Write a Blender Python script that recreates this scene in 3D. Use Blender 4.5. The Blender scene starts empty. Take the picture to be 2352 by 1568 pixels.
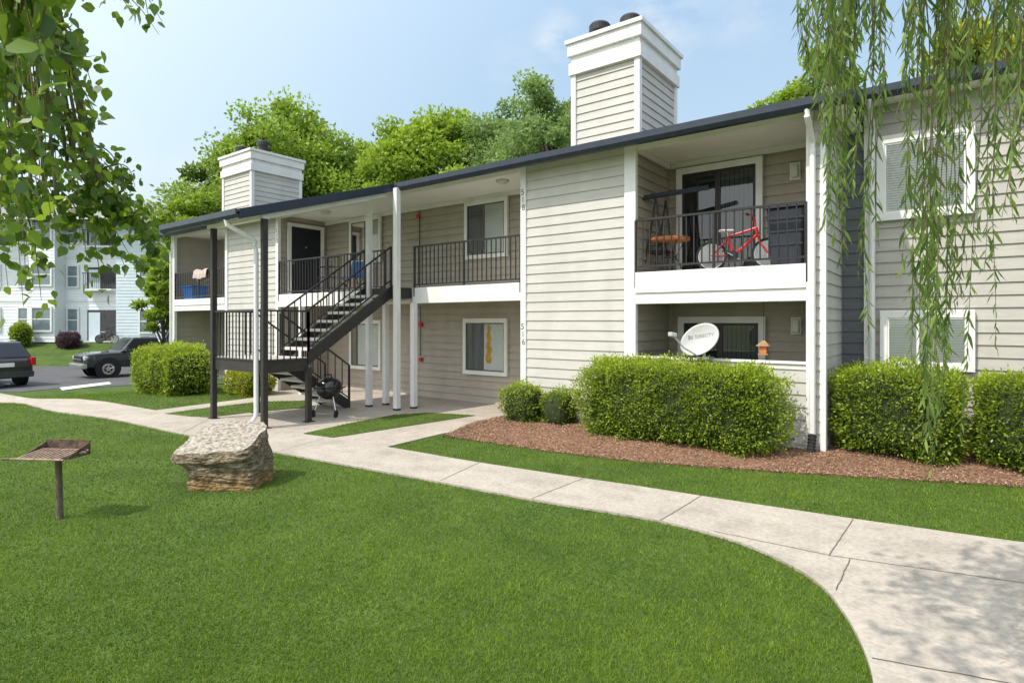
import bpy, bmesh, math, random
import numpy as np
from mathutils import Vector, Matrix, noise as mnoise
random.seed(7); rng=np.random.default_rng(11)
S=bpy.context.scene; COL=S.collection
PI=math.pi; R=math.radians
YAW=math.atan2(.5955,.8034); CS=math.cos(YAW); SN=math.sin(YAW); F=1349.; HV=740.; EYE=2.0
# ---------------------------------------------------------------- measuring helpers
def c2w(x,z): return (x*CS-z*SN, x*SN+z*CS)
def PX(u,Y):
    t=(u-1200)/F; return Y*(CS*t-SN)/(CS+SN*t)
def PZ(u,v,Y):
    X=PX(u,Y); z=-X*SN+Y*CS; return EYE-(v-HV)/F*z
def atz(u,v,z):
    x=(u-1200)/F*z; X,Y=c2w(x,z); return Vector((X,Y,EYE-(v-HV)/F*z))
def sst(a,b,x):
    t=min(1,max(0,(x-a)/(b-a))); return t*t*(3-2*t)
def H(X,Y):
    zc=-X*SN+Y*CS
    return -.4*sst(-17,-24.5,X)+1.2*sst(31.5,37,zc)*sst(-25,-31,X)
def gr(u,v):
    Z=0
    for i in range(25):
        z=F*(EYE-Z)/(v-HV); x=(u-1200)/F*z; X,Y=c2w(x,z); Z=.5*Z+.5*H(X,Y)
    return Vector((X,Y,Z))
# ---------------------------------------------------------------- materials
def newmat(name):
    m=bpy.data.materials.new(name); m.use_nodes=True; nt=m.node_tree; nt.nodes.clear(); return m,nt
def mat(name,c,rough=.6,var=.12,scale=6,bump=0,bscale=60,metal=0,stretch=None,c2=None,spec=.4,fine=0,coat=0,grime=0,finelo=.68,stain=0):
    m,nt=newmat(name); N=nt.nodes; L=nt.links
    out=N.new('ShaderNodeOutputMaterial'); p=N.new('ShaderNodeBsdfPrincipled'); L.new(p.outputs[0],out.inputs[0])
    tc=N.new('ShaderNodeTexCoord'); mp=N.new('ShaderNodeMapping'); L.new(tc.outputs['Object'],mp.inputs[0])
    if stretch: mp.inputs['Scale'].default_value=stretch
    n=N.new('ShaderNodeTexNoise'); n.inputs['Scale'].default_value=scale; n.inputs['Detail'].default_value=7; n.inputs['Roughness'].default_value=.65
    L.new(mp.outputs[0],n.inputs['Vector'])
    r=N.new('ShaderNodeValToRGB'); L.new(n.outputs['Fac'],r.inputs[0])
    a=[max(0,x*(1-var)) for x in c]; b=list(c2) if c2 else [min(1,x*(1+var)) for x in c]
    r.color_ramp.elements[0].position=.32; r.color_ramp.elements[1].position=.68
    r.color_ramp.elements[0].color=(*a,1); r.color_ramp.elements[1].color=(*b,1)
    col=r.outputs[0]
    def mul(col,sc,lo,hi,p0,p1,st=None):
        n3=N.new('ShaderNodeTexNoise'); n3.inputs['Scale'].default_value=sc; n3.inputs['Detail'].default_value=5
        if st:
            m2=N.new('ShaderNodeMapping'); m2.inputs['Scale'].default_value=st; L.new(tc.outputs['Object'],m2.inputs[0]); L.new(m2.outputs[0],n3.inputs['Vector'])
        else: L.new(mp.outputs[0],n3.inputs['Vector'])
        r3=N.new('ShaderNodeValToRGB'); r3.color_ramp.elements[0].position=p0; r3.color_ramp.elements[1].position=p1
        r3.color_ramp.elements[0].color=(lo,lo,lo,1); r3.color_ramp.elements[1].color=(hi,hi,hi,1); L.new(n3.outputs['Fac'],r3.inputs[0])
        mx=N.new('ShaderNodeMix'); mx.data_type='RGBA'; mx.blend_type='MULTIPLY'; mx.inputs[0].default_value=1
        L.new(col,mx.inputs[6]); L.new(r3.outputs[0],mx.inputs[7]); return mx.outputs[2]
    if fine: col=mul(col,fine,finelo,1.08,.35,.65)
    if grime: col=mul(col,1.3,1-grime,1.0,.3,.55,(1.6,1.6,.35))
    if stain: col=mul(col,3.1,1-stain,1.0,.34,.50)
    L.new(col,p.inputs['Base Color'])
    p.inputs['Roughness'].default_value=rough; p.inputs['Metallic'].default_value=metal
    p.inputs['Specular IOR Level'].default_value=spec; p.inputs['Coat Weight'].default_value=coat
    if bump:
        n2=N.new('ShaderNodeTexNoise'); n2.inputs['Scale'].default_value=bscale; n2.inputs['Detail'].default_value=5; L.new(mp.outputs[0],n2.inputs['Vector'])
        bp=N.new('ShaderNodeBump'); bp.inputs['Strength'].default_value=bump; bp.inputs['Distance'].default_value=.03
        L.new(n2.outputs['Fac'],bp.inputs['Height']); L.new(bp.outputs[0],p.inputs['Normal'])
    return m
def leafmat(name,dark,light,trans=.35,rough=.5,spec=.3):
    m,nt=newmat(name); N=nt.nodes; L=nt.links
    out=N.new('ShaderNodeOutputMaterial'); p=N.new('ShaderNodeBsdfPrincipled'); t=N.new('ShaderNodeBsdfTranslucent'); mx=N.new('ShaderNodeMixShader')
    at=N.new('ShaderNodeAttribute'); at.attribute_name='tone'
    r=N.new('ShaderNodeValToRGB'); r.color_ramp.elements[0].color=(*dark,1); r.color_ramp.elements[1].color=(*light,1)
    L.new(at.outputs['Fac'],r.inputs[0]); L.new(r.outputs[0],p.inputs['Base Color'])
    hs=N.new('ShaderNodeHueSaturation'); hs.inputs['Hue'].default_value=.49; hs.inputs['Value'].default_value=1.4; L.new(r.outputs[0],hs.inputs['Color']); L.new(hs.outputs[0],t.inputs[0])
    p.inputs['Roughness'].default_value=rough; p.inputs['Specular IOR Level'].default_value=spec
    mx.inputs[0].default_value=trans; L.new(p.outputs[0],mx.inputs[1]); L.new(t.outputs[0],mx.inputs[2]); L.new(mx.outputs[0],out.inputs[0])
    return m
def glassmat(name,tint,alpha,gloss=.0):
    m,nt=newmat(name); N=nt.nodes; L=nt.links
    out=N.new('ShaderNodeOutputMaterial'); fr=N.new('ShaderNodeFresnel'); fr.inputs[0].default_value=1.5
    ad=N.new('ShaderNodeMath'); ad.operation='ADD'; ad.inputs[1].default_value=gloss; L.new(fr.outputs[0],ad.inputs[0])
    tr=N.new('ShaderNodeBsdfTransparent'); tr.inputs[0].default_value=(*tint,1)
    df=N.new('ShaderNodeBsdfDiffuse'); df.inputs[0].default_value=(.03,.035,.04,1)
    m1=N.new('ShaderNodeMixShader'); m1.inputs[0].default_value=alpha; L.new(tr.outputs[0],m1.inputs[1]); L.new(df.outputs[0],m1.inputs[2])
    gl=N.new('ShaderNodeBsdfGlossy'); gl.inputs['Roughness'].default_value=.03
    m2=N.new('ShaderNodeMixShader'); L.new(ad.outputs[0],m2.inputs[0]); L.new(m1.outputs[0],m2.inputs[1]); L.new(gl.outputs[0],m2.inputs[2])
    L.new(m2.outputs[0],out.inputs[0]); return m
M={}
M['beige']=mat('beige_siding',(.54,.522,.485),.65,.06,2.5,.12,40,stretch=(1,1,6),grime=.10)
M['wing']=mat('wing_siding',(.45,.425,.385),.65,.07,2.5,.12,40,stretch=(1,1,6),grime=.14)
M['taupe']=mat('taupe_siding',(.42,.375,.318),.65,.08,2.5,.12,40,stretch=(1,1,6),grime=.12)
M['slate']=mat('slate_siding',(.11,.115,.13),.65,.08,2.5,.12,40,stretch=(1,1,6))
M['white']=mat('white_paint',(.78,.77,.75),.5,.05,3,.08,30,c2=(.83,.82,.805),grime=.08)
M['ceil']=mat('soffit_paint',(.88,.855,.81),.7,.04,2)
M['black']=mat('black_metal',(.022,.021,.022),.42,.25,12,.05,50)
M['navy']=mat('dark_gutter',(.026,.036,.056),.35,.2,5)
M['brownmetal']=mat('brown_black_metal',(.033,.030,.028),.5,.25,12)
M['shingle']=mat('shingle',(.12,.11,.10),.9,.3,14,.5,50)
M['conc']=mat('concrete',(.445,.395,.335),.85,.11,.9,.2,90,fine=30,grime=.12,finelo=.84,stain=.13)
M['tread']=mat('tread_concrete',(.62,.60,.56),.8,.1,10,.1)
M['joint']=mat('joint_dark',(.11,.095,.08),.9,.3,20)
M['glass']=glassmat('window_glass',(.95,.97,.97),.03,.02)
M['dglass']=glassmat('dark_glass',(.55,.57,.59),.22,.05)
M['inside']=mat('dark_interior',(.06,.06,.062),.8,.3,3)
M['blind']=mat('blind',(.88,.87,.83),.6,.03,3)
M['screen']=mat('insect_screen',(.12,.12,.115),.8,.2,30)
M['vblind']=mat('vertical_blind',(.45,.44,.42),.8,.1,4)
M['door']=mat('door_paint',(.012,.015,.024),.35,.2,6)
M['brass']=mat('brass',(.5,.38,.15),.3,.1,10,metal=1)
M['red']=mat('red_paint',(.62,.025,.02),.4,.12,8)
M['orange']=mat('orange_wood',(.50,.17,.05),.4,.2,6,stretch=(1,6,1))
M['blue']=mat('blue_plastic',(.02,.13,.42),.45,.15,5)
M['bin']=mat('bin_plastic',(.03,.034,.048),.5,.2,5)
M['chrome']=mat('bright_steel',(.6,.6,.6),.3,.1,10,metal=1)
M['rubber']=mat('rubber',(.018,.018,.018),.8,.2,10)
M['asphalt']=mat('asphalt',(.11,.11,.118),.9,.15,.8,.3,80,fine=60)
M['stripe']=mat('road_paint',(.75,.75,.73),.7,.1,6)
M['mulch']=mat('mulch_ground',(.23,.125,.075),.95,.35,14,.8,60)
M['lawn']=mat('lawn_ground',(.06,.115,.014),.95,.3,1.3,.5,60,c2=(.095,.155,.022),fine=40)
M['bark']=mat('bark',(.11,.085,.06),.9,.35,9,.6,25,stretch=(1,1,.3))
M['twig']=mat('twig',(.16,.13,.06),.8,.25,9)
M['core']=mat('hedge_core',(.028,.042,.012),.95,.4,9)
M['ruststeel']=mat('weathered_grill_steel',(.06,.052,.044),.75,.5,14,.3,50,c2=(.20,.12,.075))
M['grate']=mat('grate_steel',(.33,.23,.17),.6,.4,20)
M['postwood']=mat('weathered_post',(.13,.105,.07),.85,.35,14,.4,40)
M['lblue']=mat('pale_blue_siding',(.80,.83,.845),.7,.05,2)
M['bluewall']=mat('blue_grey_siding',(.60,.69,.74),.7,.06,2)
M['rooflight']=mat('grey_roof',(.24,.225,.21),.9,.2,4,.3,20)
M['carpaint']=mat('black_car_paint',(.012,.013,.016),.22,.15,3,spec=.6,coat=1)
M['cargrey']=mat('blue_grey_car_paint',(.024,.028,.035),.25,.15,3,spec=.6,coat=1)
M['carglass']=mat('car_glass',(.012,.015,.018),.05,.1,2,spec=.9)
M['bldglass']=mat('far_window_glass',(.16,.21,.24),.12,.3,1.2,spec=.7)
M['taillight']=mat('tail_light',(.45,.015,.01),.2,.15,20)
M['headlight']=mat('head_light',(.65,.66,.66),.12,.2,20,spec=.8)
M['yellow']=mat('yellow_cloth',(.80,.46,.03),.7,.3,18)
M['dish']=mat('dish_grey',(.48,.48,.47),.5,.06,5)
M['dishink']=mat('grey_lettering',(.22,.225,.235),.5,.1,9)
M['ink']=mat('dark_lettering',(.05,.055,.07),.5,.1,9)
M['enamel']=mat('black_enamel',(.01,.01,.012),.12,.1,5,spec=.7)
M['cloth']=mat('light_laundry',(.50,.40,.38),.9,.25,9)
M['saddle']=mat('pale_saddle',(.6,.57,.54),.7,.2,9)
M['feeder']=mat('feeder_wood',(.30,.17,.075),.6,.25,12)
M['lampglass']=mat('lamp_glass',(.62,.6,.52),.3,.08,8)
L_=leafmat
M['l_tree']=L_('leaf_tree',(.07,.14,.014),(.30,.43,.05),.42)
M['l_tree2']=L_('leaf_bright',(.085,.165,.014),(.35,.48,.05),.45)
M['l_grey']=L_('leaf_greygreen',(.09,.16,.04),(.28,.40,.12),.40)
M['l_hedge']=L_('leaf_hedge',(.075,.135,.012),(.39,.50,.045),.36,.4,.4)
M['l_birch']=L_('leaf_birch',(.05,.115,.012),(.25,.37,.04),.50,.34,.6)
M['l_willow']=L_('leaf_willow',(.08,.155,.025),(.29,.41,.09),.48,.45,.4)
M['l_yel']=L_('leaf_yellow',(.16,.21,.015),(.48,.48,.04),.42)
M['blade']=L_('grass_blade',(.055,.120,.009),(.235,.335,.036),.32,.6,.2)
M['chip']=L_('mulch_chip',(.14,.075,.045),(.52,.35,.24),.0,.9,.1)
M['l_purple']=L_('leaf_purple',(.05,.025,.04),(.16,.08,.11),.2)
def rockmat():
    m,nt=newmat('boulder_stone'); N=nt.nodes; L=nt.links
    out=N.new('ShaderNodeOutputMaterial'); p=N.new('ShaderNodeBsdfPrincipled'); L.new(p.outputs[0],out.inputs[0]); p.inputs['Roughness'].default_value=.9
    tc=N.new('ShaderNodeTexCoord'); mp=N.new('ShaderNodeMapping'); mp.inputs['Scale'].default_value=(1.3,1.3,4.2); mp.inputs['Rotation'].default_value=(.10,.14,0); L.new(tc.outputs['Object'],mp.inputs[0])
    n=N.new('ShaderNodeTexNoise'); n.inputs['Scale'].default_value=4.2; n.inputs['Detail'].default_value=10; n.inputs['Roughness'].default_value=.75; L.new(mp.outputs[0],n.inputs['Vector'])
    r=N.new('ShaderNodeValToRGB'); L.new(n.outputs['Fac'],r.inputs[0]); e=r.color_ramp.elements
    e[0].position=.34; e[0].color=(.06,.048,.03,1); e[1].position=.66; e[1].color=(.50,.42,.31,1); x=e.new(.48); x.color=(.24,.185,.11,1)
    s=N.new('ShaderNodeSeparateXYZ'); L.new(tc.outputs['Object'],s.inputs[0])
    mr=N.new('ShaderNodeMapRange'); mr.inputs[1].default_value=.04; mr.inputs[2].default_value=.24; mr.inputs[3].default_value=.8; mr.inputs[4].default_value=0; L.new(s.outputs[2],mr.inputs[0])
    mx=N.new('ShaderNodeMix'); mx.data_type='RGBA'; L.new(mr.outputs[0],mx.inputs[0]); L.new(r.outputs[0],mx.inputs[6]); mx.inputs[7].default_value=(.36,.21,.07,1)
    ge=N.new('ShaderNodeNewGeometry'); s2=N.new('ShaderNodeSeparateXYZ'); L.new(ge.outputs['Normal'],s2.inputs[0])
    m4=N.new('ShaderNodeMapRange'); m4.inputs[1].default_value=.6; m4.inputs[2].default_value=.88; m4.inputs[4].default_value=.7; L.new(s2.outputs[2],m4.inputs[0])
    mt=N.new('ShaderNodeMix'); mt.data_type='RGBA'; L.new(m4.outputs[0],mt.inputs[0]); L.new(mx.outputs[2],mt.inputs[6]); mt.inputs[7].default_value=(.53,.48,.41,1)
    m3=N.new('ShaderNodeMix'); m3.data_type='RGBA'; m3.blend_type='MULTIPLY'; m3.inputs[0].default_value=.68; L.new(mt.outputs[2],m3.inputs[6])
    n2=N.new('ShaderNodeTexNoise'); n2.inputs['Scale'].default_value=15; n2.inputs['Detail'].default_value=7; L.new(mp.outputs[0],n2.inputs['Vector'])
    r2=N.new('ShaderNodeValToRGB'); r2.color_ramp.elements[0].position=.34; r2.color_ramp.elements[1].position=.56; r2.color_ramp.elements[0].color=(.12,.11,.10,1); L.new(n2.outputs['Fac'],r2.inputs[0]); L.new(r2.outputs[0],m3.inputs[7])
    L.new(m3.outputs[2],p.inputs['Base Color'])
    b=N.new('ShaderNodeBump'); b.inputs['Strength'].default_value=1; b.inputs['Distance'].default_value=.05; L.new(n2.outputs['Fac'],b.inputs['Height']); L.new(b.outputs[0],p.inputs['Normal'])
    return m
M['rock']=rockmat()
# ---------------------------------------------------------------- object helpers
WORLD=set()
def E(name,label,cat,loc=(0,0,0),rz=0,group=None,world=False):
    o=bpy.data.objects.new(name,None); COL.objects.link(o); o.location=loc; o.rotation_euler=(0,0,rz); o.empty_display_size=.1
    o['label']=label; o['category']=cat
    if group: o['group']=group
    if world: WORLD.add(o.name)
    return o
def top(o):
    while o.parent: o=o.parent
    return o
def shift(parent):
    if parent is None: return Vector((0,0,0))
    t=top(parent)
    return Vector(t.location) if t.name in WORLD else Vector((0,0,0))
def link(name,me,m,parent):
    o=bpy.data.objects.new(name,me); COL.objects.link(o)
    if m and not me.materials: me.materials.append(m)
    if parent: o.parent=parent
    return o
def struct(o): o['kind']='structure'; return o
def stuff(o,label,cat): o['kind']='stuff'; o['label']=label; o['category']=cat; return o
class MB:
    def __init__(s): s.v=[]; s.f=[]
    def add(s,vs,fs):
        b=len(s.v); s.v+= [tuple(p) for p in vs]; s.f+=[tuple(i+b for i in f) for f in fs]; return s
    def box(s,x0,x1,y0,y1,z0,z1):
        return s.hexa([(x0,y0,z0),(x1,y0,z0),(x1,y1,z0),(x0,y1,z0),(x0,y0,z1),(x1,y0,z1),(x1,y1,z1),(x0,y1,z1)])
    def hexa(s,vs): return s.add(vs,[(0,3,2,1),(4,5,6,7),(0,1,5,4),(1,2,6,5),(2,3,7,6),(3,0,4,7)])
    def bar(s,p0,p1,w,h):
        p0=Vector(p0); p1=Vector(p1); d=p1-p0; n=Vector((-d.y,d.x,0)); n=n.normalized()*w/2 if n.length>1e-6 else Vector((w/2,0,0)); u=Vector((0,0,h/2))
        return s.hexa([p0-n-u,p1-n-u,p1+n-u,p0+n-u,p0-n+u,p1-n+u,p1+n+u,p0+n+u])
    def tube(s,pts,r,n=8):
        pts=[Vector(p) for p in pts]; rs=r if isinstance(r,(list,tuple)) else [r]*len(pts); vs=[]; fs=[]
        for i,p in enumerate(pts):
            d=(pts[min(i+1,len(pts)-1)]-pts[max(i-1,0)]).normalized()
            a=Vector((0,0,1)) if abs(d.z)<.9 else Vector((1,0,0))
            x=d.cross(a).normalized(); y=d.cross(x)
            for k in range(n):
                an=2*PI*k/n; vs.append(p+(x*math.cos(an)+y*math.sin(an))*rs[i])
        for i in range(len(pts)-1):
            for k in range(n): fs.append((i*n+k,i*n+(k+1)%n,(i+1)*n+(k+1)%n,(i+1)*n+k))
        fs.append(tuple(range(n))); fs.append(tuple(range((len(pts)-1)*n,len(pts)*n)))
        return s.add(vs,fs)
    def lathe(s,prof,n=24,c=(0,0,0),axis='z'):
        vs=[];fs=[]
        for (r,z) in prof:
            for k in range(n):
                a=2*PI*k/n; x,y=r*math.cos(a),r*math.sin(a)
                if axis=='z': p=(x,y,z)
                elif axis=='y': p=(x,z,y)
                else: p=(z,x,y)
                vs.append((p[0]+c[0],p[1]+c[1],p[2]+c[2]))
        for i in range(len(prof)-1):
            for k in range(n): fs.append((i*n+k,i*n+(k+1)%n,(i+1)*n+(k+1)%n,(i+1)*n+k))
        if prof[0][0]>1e-4: fs.append(tuple(range(n)))
        if prof[-1][0]>1e-4: fs.append(tuple(range((len(prof)-1)*n,len(prof)*n)))
        return s.add(vs,fs)
    def prism(s,poly,y0,y1):
        n=len(poly); vs=[(x,y0,z) for x,z in poly]+[(x,y1,z) for x,z in poly]
        return s.add(vs,[tuple(range(n)),tuple(range(n,2*n))]+[(i,(i+1)%n,n+(i+1)%n,n+i) for i in range(n)])
    def build(s,name,m,parent=None,smooth=False,bevel=0,mtx=None):
        sh=shift(parent); me=bpy.data.meshes.new(name)
        vs=s.v if mtx is None else [tuple(mtx@Vector(p)) for p in s.v]
        me.from_pydata([(p[0]-sh.x,p[1]-sh.y,p[2]-sh.z) for p in vs],[],s.f)
        bm=bmesh.new(); bm.from_mesh(me)
        if smooth: bmesh.ops.remove_doubles(bm,verts=bm.verts,dist=1e-5)
        bmesh.ops.recalc_face_normals(bm,faces=bm.faces); bm.to_mesh(me); bm.free()
        o=link(name,me,m,parent)
        if smooth: me.polygons.foreach_set('use_smooth',[True]*len(me.polygons))
        if bevel:
            b=o.modifiers.new('bevel','BEVEL'); b.width=bevel; b.segments=2; b.limit_method='ANGLE'
        return o
def textmesh(sx,size):
    c=bpy.data.curves.new('t','FONT'); c.body=sx; c.size=size; c.align_x='CENTER'; c.align_y='CENTER'
    o=bpy.data.objects.new('t',c); COL.objects.link(o); dg=bpy.context.evaluated_depsgraph_get()
    me=bpy.data.meshes.new_from_object(o.evaluated_get(dg)); bpy.data.objects.remove(o); return me
def npmesh(name,V,K,m,parent,tone=None):
    sh=np.array(shift(parent)); V=V.reshape(-1,3)-sh; n=len(V); nf=n//K
    me=bpy.data.meshes.new(name); me.vertices.add(n); me.vertices.foreach_set('co',V.astype(np.float32).ravel())
    me.loops.add(n); me.loops.foreach_set('vertex_index',np.arange(n,dtype=np.int32))
    me.polygons.add(nf); me.polygons.foreach_set('loop_start',(np.arange(nf)*K).astype(np.int32))
    me.update(calc_edges=True)
    if tone is not None:
        a=me.attributes.new('tone','FLOAT','FACE'); a.data.foreach_set('value',np.clip(tone,0,1).astype(np.float32))
    return link(name,me,m,parent)
def unit(a): return a/np.maximum(np.linalg.norm(a,axis=1,keepdims=True),1e-9)
DIAMOND=[(0,0,0),(.45,.5,.06),(1,0,-.05),(.45,-.5,.06)]
OVATE=[(0,0,0),(.22,.42,.07),(.5,.44,.08),(.78,.2,.03),(1,0,-.08),(.78,-.2,.03),(.5,-.44,.08),(.22,-.42,.07)]
LANCE=[(0,0,0),(.3,.5,.03),(.65,.36,0),(1,0,-.1),(.65,-.36,0),(.3,-.5,.03)]
def leaves(name,P,D,L,W,m,parent,tone,shape=DIAMOND,side=None):
    N=len(P); D=unit(D); side=rng.normal(size=(N,3)) if side is None else side
    Sd=unit(np.cross(D,side)); Nn=np.cross(D,Sd); K=len(shape); V=np.zeros((N,K,3)); L=np.broadcast_to(L,(N,)); W=np.broadcast_to(W,(N,))
    for k,(l,w,b) in enumerate(shape): V[:,k]=P+D*(L*l)[:,None]+Sd*(W*w)[:,None]+Nn*(L*b)[:,None]
    return npmesh(name,V,K,m,parent,tone)
def pip(px,py,poly):
    c=np.zeros(len(px),bool); n=len(poly); j=n-1
    for i in range(n):
        xi,yi=poly[i][0],poly[i][1]; xj,yj=poly[j][0],poly[j][1]
        if yi!=yj: c^=((yi>py)!=(yj>py))&(px<(xj-xi)*(py-yi)/(yj-yi)+xi)
        j=i
    return c
# ---------------------------------------------------------------- GROUND
def axis(a,b,st,far):
    mid=list(np.arange(a,b,st)); l=[a-s for s in (3,8,16,30,60,120,far)][::-1]; r=[b+s for s in (3,8,16,30,60,120,far)]
    return np.array(l+mid+r)
xs=axis(-56,16,.6,500); ys=axis(-6,44,.6,500)
nx=len(xs); g=MB(); g.v=[(x,y,H(x,y)-.004) for y in ys for x in xs]
g.f=[(j*nx+i,j*nx+i+1,(j+1)*nx+i+1,(j+1)*nx+i) for j in range(len(ys)-1) for i in range(nx-1)]
struct(g.build('lawn',M['lawn'],None))
near=[(2012,1660),(2005,1568),(1985,1500),(1950,1430),(1900,1362),(1850,1322),(1780,1283),(1700,1249),(1600,1219),(1500,1196),(1360,1172),(1220,1149),(1000,1107),(820,1074),(640,1041),(500,1014),(400,994),(250,962),(100,940),(0,925),(-200,903)]
far=[(3200,1660),(2900,1380),(2600,1290),(2400,1257),(2300,1243),(2200,1229),(2080,1212),(1960,1195),(1780,1168),(1610,1142),(1470,1120),(1340,1101),(1200,1080),(1060,1058),(880,1027),(690,999),(480,963),(375,947),(130,917),(0,904),(-200,884)]
NP=[gr(*p) for p in near]; FP=[gr(*p) for p in far]
def ruled(A,B,h,name,m,nsub=6):
    mb=MB(); n=len(A)
    for i in range(n):
        for k in range(nsub+1):
            p=A[i].lerp(B[i],k/nsub); mb.v.append((p.x,p.y,H(p.x,p.y)+h(k/nsub,i)))
    w=nsub+1
    for i in range(n-1):
        for k in range(nsub): mb.f.append((i*w+k,i*w+k+1,(i+1)*w+k+1,(i+1)*w+k))
    for k in (0,nsub):
        b=len(mb.v)
        for i in range(n): q=mb.v[i*w+k]; mb.v.append((q[0],q[1],q[2]-.08))
        for i in range(n-1): mb.f.append((i*w+k,(i+1)*w+k,b+i+1,b+i))
    return struct(mb.build(name,m))
def densify(P,k=6):
    out=[]
    for i in range(len(P)-1):
        p0=P[max(i-1,0)];p1=P[i];p2=P[i+1];p3=P[min(i+2,len(P)-1)]
        for j in range(k):
            t=j/k; out.append(.5*((2*p1)+(p2-p0)*t+(2*p0-5*p1+4*p2-p3)*t*t+(3*p1-p0-3*p2+p3)*t**3))
    return out+[P[-1]]
NPd=densify(NP,4); FPd=densify(FP,4)
ruled(NPd,FPd,lambda s,i:.022,'sidewalk',M['conc'])
pathpoly=[(p.x,p.y) for p in NPd]+[(p.x,p.y) for p in FPd[::-1]]
def slab(px,z,name,m,raw=None):
    P=[gr(*p) for p in px] if raw is None else [Vector((*p,0)) for p in raw]
    mb=MB(); n=len(P); mb.add([(p.x,p.y,z) for p in P]+[(p.x,p.y,z-.06) for p in P],[tuple(range(n))]+[(i,(i+1)%n,n+(i+1)%n,n+i) for i in range(n)])
    struct(mb.build(name,m)); return [(p.x,p.y) for p in P]
patio_a=[(372,949),(690,1001),(882,1029),(1015,997),(1152,974)]
P=[gr(*p) for p in patio_a]
raw=[(p.x,p.y) for p in P]+[(-7.0,9.45),(-7.0,11.1),(-15.8,11.1),(-15.8,9.2)]
q=gr(600,912); raw+=[(q.x,q.y)]; q=gr(352,944); raw+=[(q.x,q.y)]
patiopoly=slab(None,.016,'patio',M['conc'],raw)
islA=slab([(697,998),(800,975),(905,955),(985,950),(1092,956),(900,986),(765,1007)],.028,'lawn_strip',M['lawn'])
islB=slab([(377,952),(480,938),(600,924),(705,922),(702,938),(590,947),(480,960),(440,959)],.028,'lawn_strip',M['lawn'])
jl=[((1960,1197),(1905,1281)),((1610,1143),(1517,1200)),((1340,1102),(1222,1149)),((1640,1225),(1905,1281)),((1905,1281),(2400,1352)),((1952,1290),(1920,1362)),((640,1040),(742,1010)),((2003,1520),(2400,1592)),((1010,1108),(1100,1066)),((420,996),(480,964))]
mb=MB()
for a,b in jl:
    a=gr(*a);b=gr(*b); pts=[a.lerp(b,i/12) for i in range(13)]
    n=Vector((-(b-a).y,(b-a).x,0)).normalized(); off=[random.uniform(-.004,.004) for _ in pts]
    for i in range(12):
        p=pts[i]+n*off[i]; qv=pts[i+1]+n*off[i+1]; w=n*.004
        mb.add([(p.x-w.x,p.y-w.y,.026),(qv.x-w.x,qv.y-w.y,.026),(qv.x+w.x,qv.y+w.y,.026),(p.x+w.x,p.y+w.y,.026)],[(0,1,2,3)])
struct(mb.build('sidewalk_joints',M['joint']))
lot=[(-500,908),(50,900),(130,893),(280,886),(560,868),(620,842),(560,829),(280,831),(0,834),(-500,838)]
def lotpt(u,v,h=2.4):
    z=F*h/(v-HV); x=(u-1200)/F*z; return c2w(x,z)
LP=[lotpt(*p) for p in lot]
mb=MB(); mb.add([(x,y,-.385) for x,y in LP]+[(x,y,-.5) for x,y in LP],[tuple(range(10))]+[(i,(i+1)%10,10+(i+1)%10,10+i) for i in range(10)])
struct(mb.build('parking_lot',M['asphalt']))
for st in ([(137,890),(250,877),(256,881),(143,896)],[(-60,888),(20,880),(26,884),(-50,894)]):
    mb=MB(); mb.add([(*lotpt(*p,2.385),-.38) for p in st],[(0,1,2,3)]); struct(mb.build('parking_stripe',M['stripe']))
mnear=[(1018,1001),(1100,1013),(1300,1041),(1500,1063),(1800,1085),(2100,1103),(2400,1121),(2700,1140)]
MN=[gr(*p) for p in mnear]
MFp=[gr(1150,971),Vector((-7.02,9.5,0)),Vector((-6,9.5,0)),Vector((-4.6,9.5,0)),Vector((-2.4,9.5,0)),Vector((-1.5,10.4,0)),Vector((-.2,11.1,0)),Vector((2.2,11.1,0))]
MNd=densify(MN,5); MFd=densify(MFp,5)
mh=lambda s,i:.02+.10*sst(0,.5,s)+.015*math.sin(i*1.7+s*9)*s
ruled(MNd,MFd,mh,'mulch_bed',M['mulch'],8)
mulchpoly=[(p.x,p.y) for p in MNd]+[(p.x,p.y) for p in MFd[::-1]]
n=30000; ii=rng.integers(0,len(MNd)-1,n); fr=rng.random(n); sv=rng.random(n)**1.3*1.03-.03
A=np.array([tuple(p) for p in MNd]);B=np.array([tuple(p) for p in MFd])
a=A[ii]*(1-fr[:,None])+A[ii+1]*fr[:,None]; b=B[ii]*(1-fr[:,None])+B[ii+1]*fr[:,None]
Pm=a*(1-sv[:,None])+b*sv[:,None]; Pm[:,2]=[.03+.10*sst(0,.5,s) for s in sv]
D=rng.normal(size=(n,3)); D[:,2]*=.35
stuff(leaves('mulch_chips',Pm,D,rng.uniform(.02,.05,n),rng.uniform(.007,.015,n),M['chip'],None,rng.random(n)),'brown wood chip mulch under the hedges','mulch')
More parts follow.
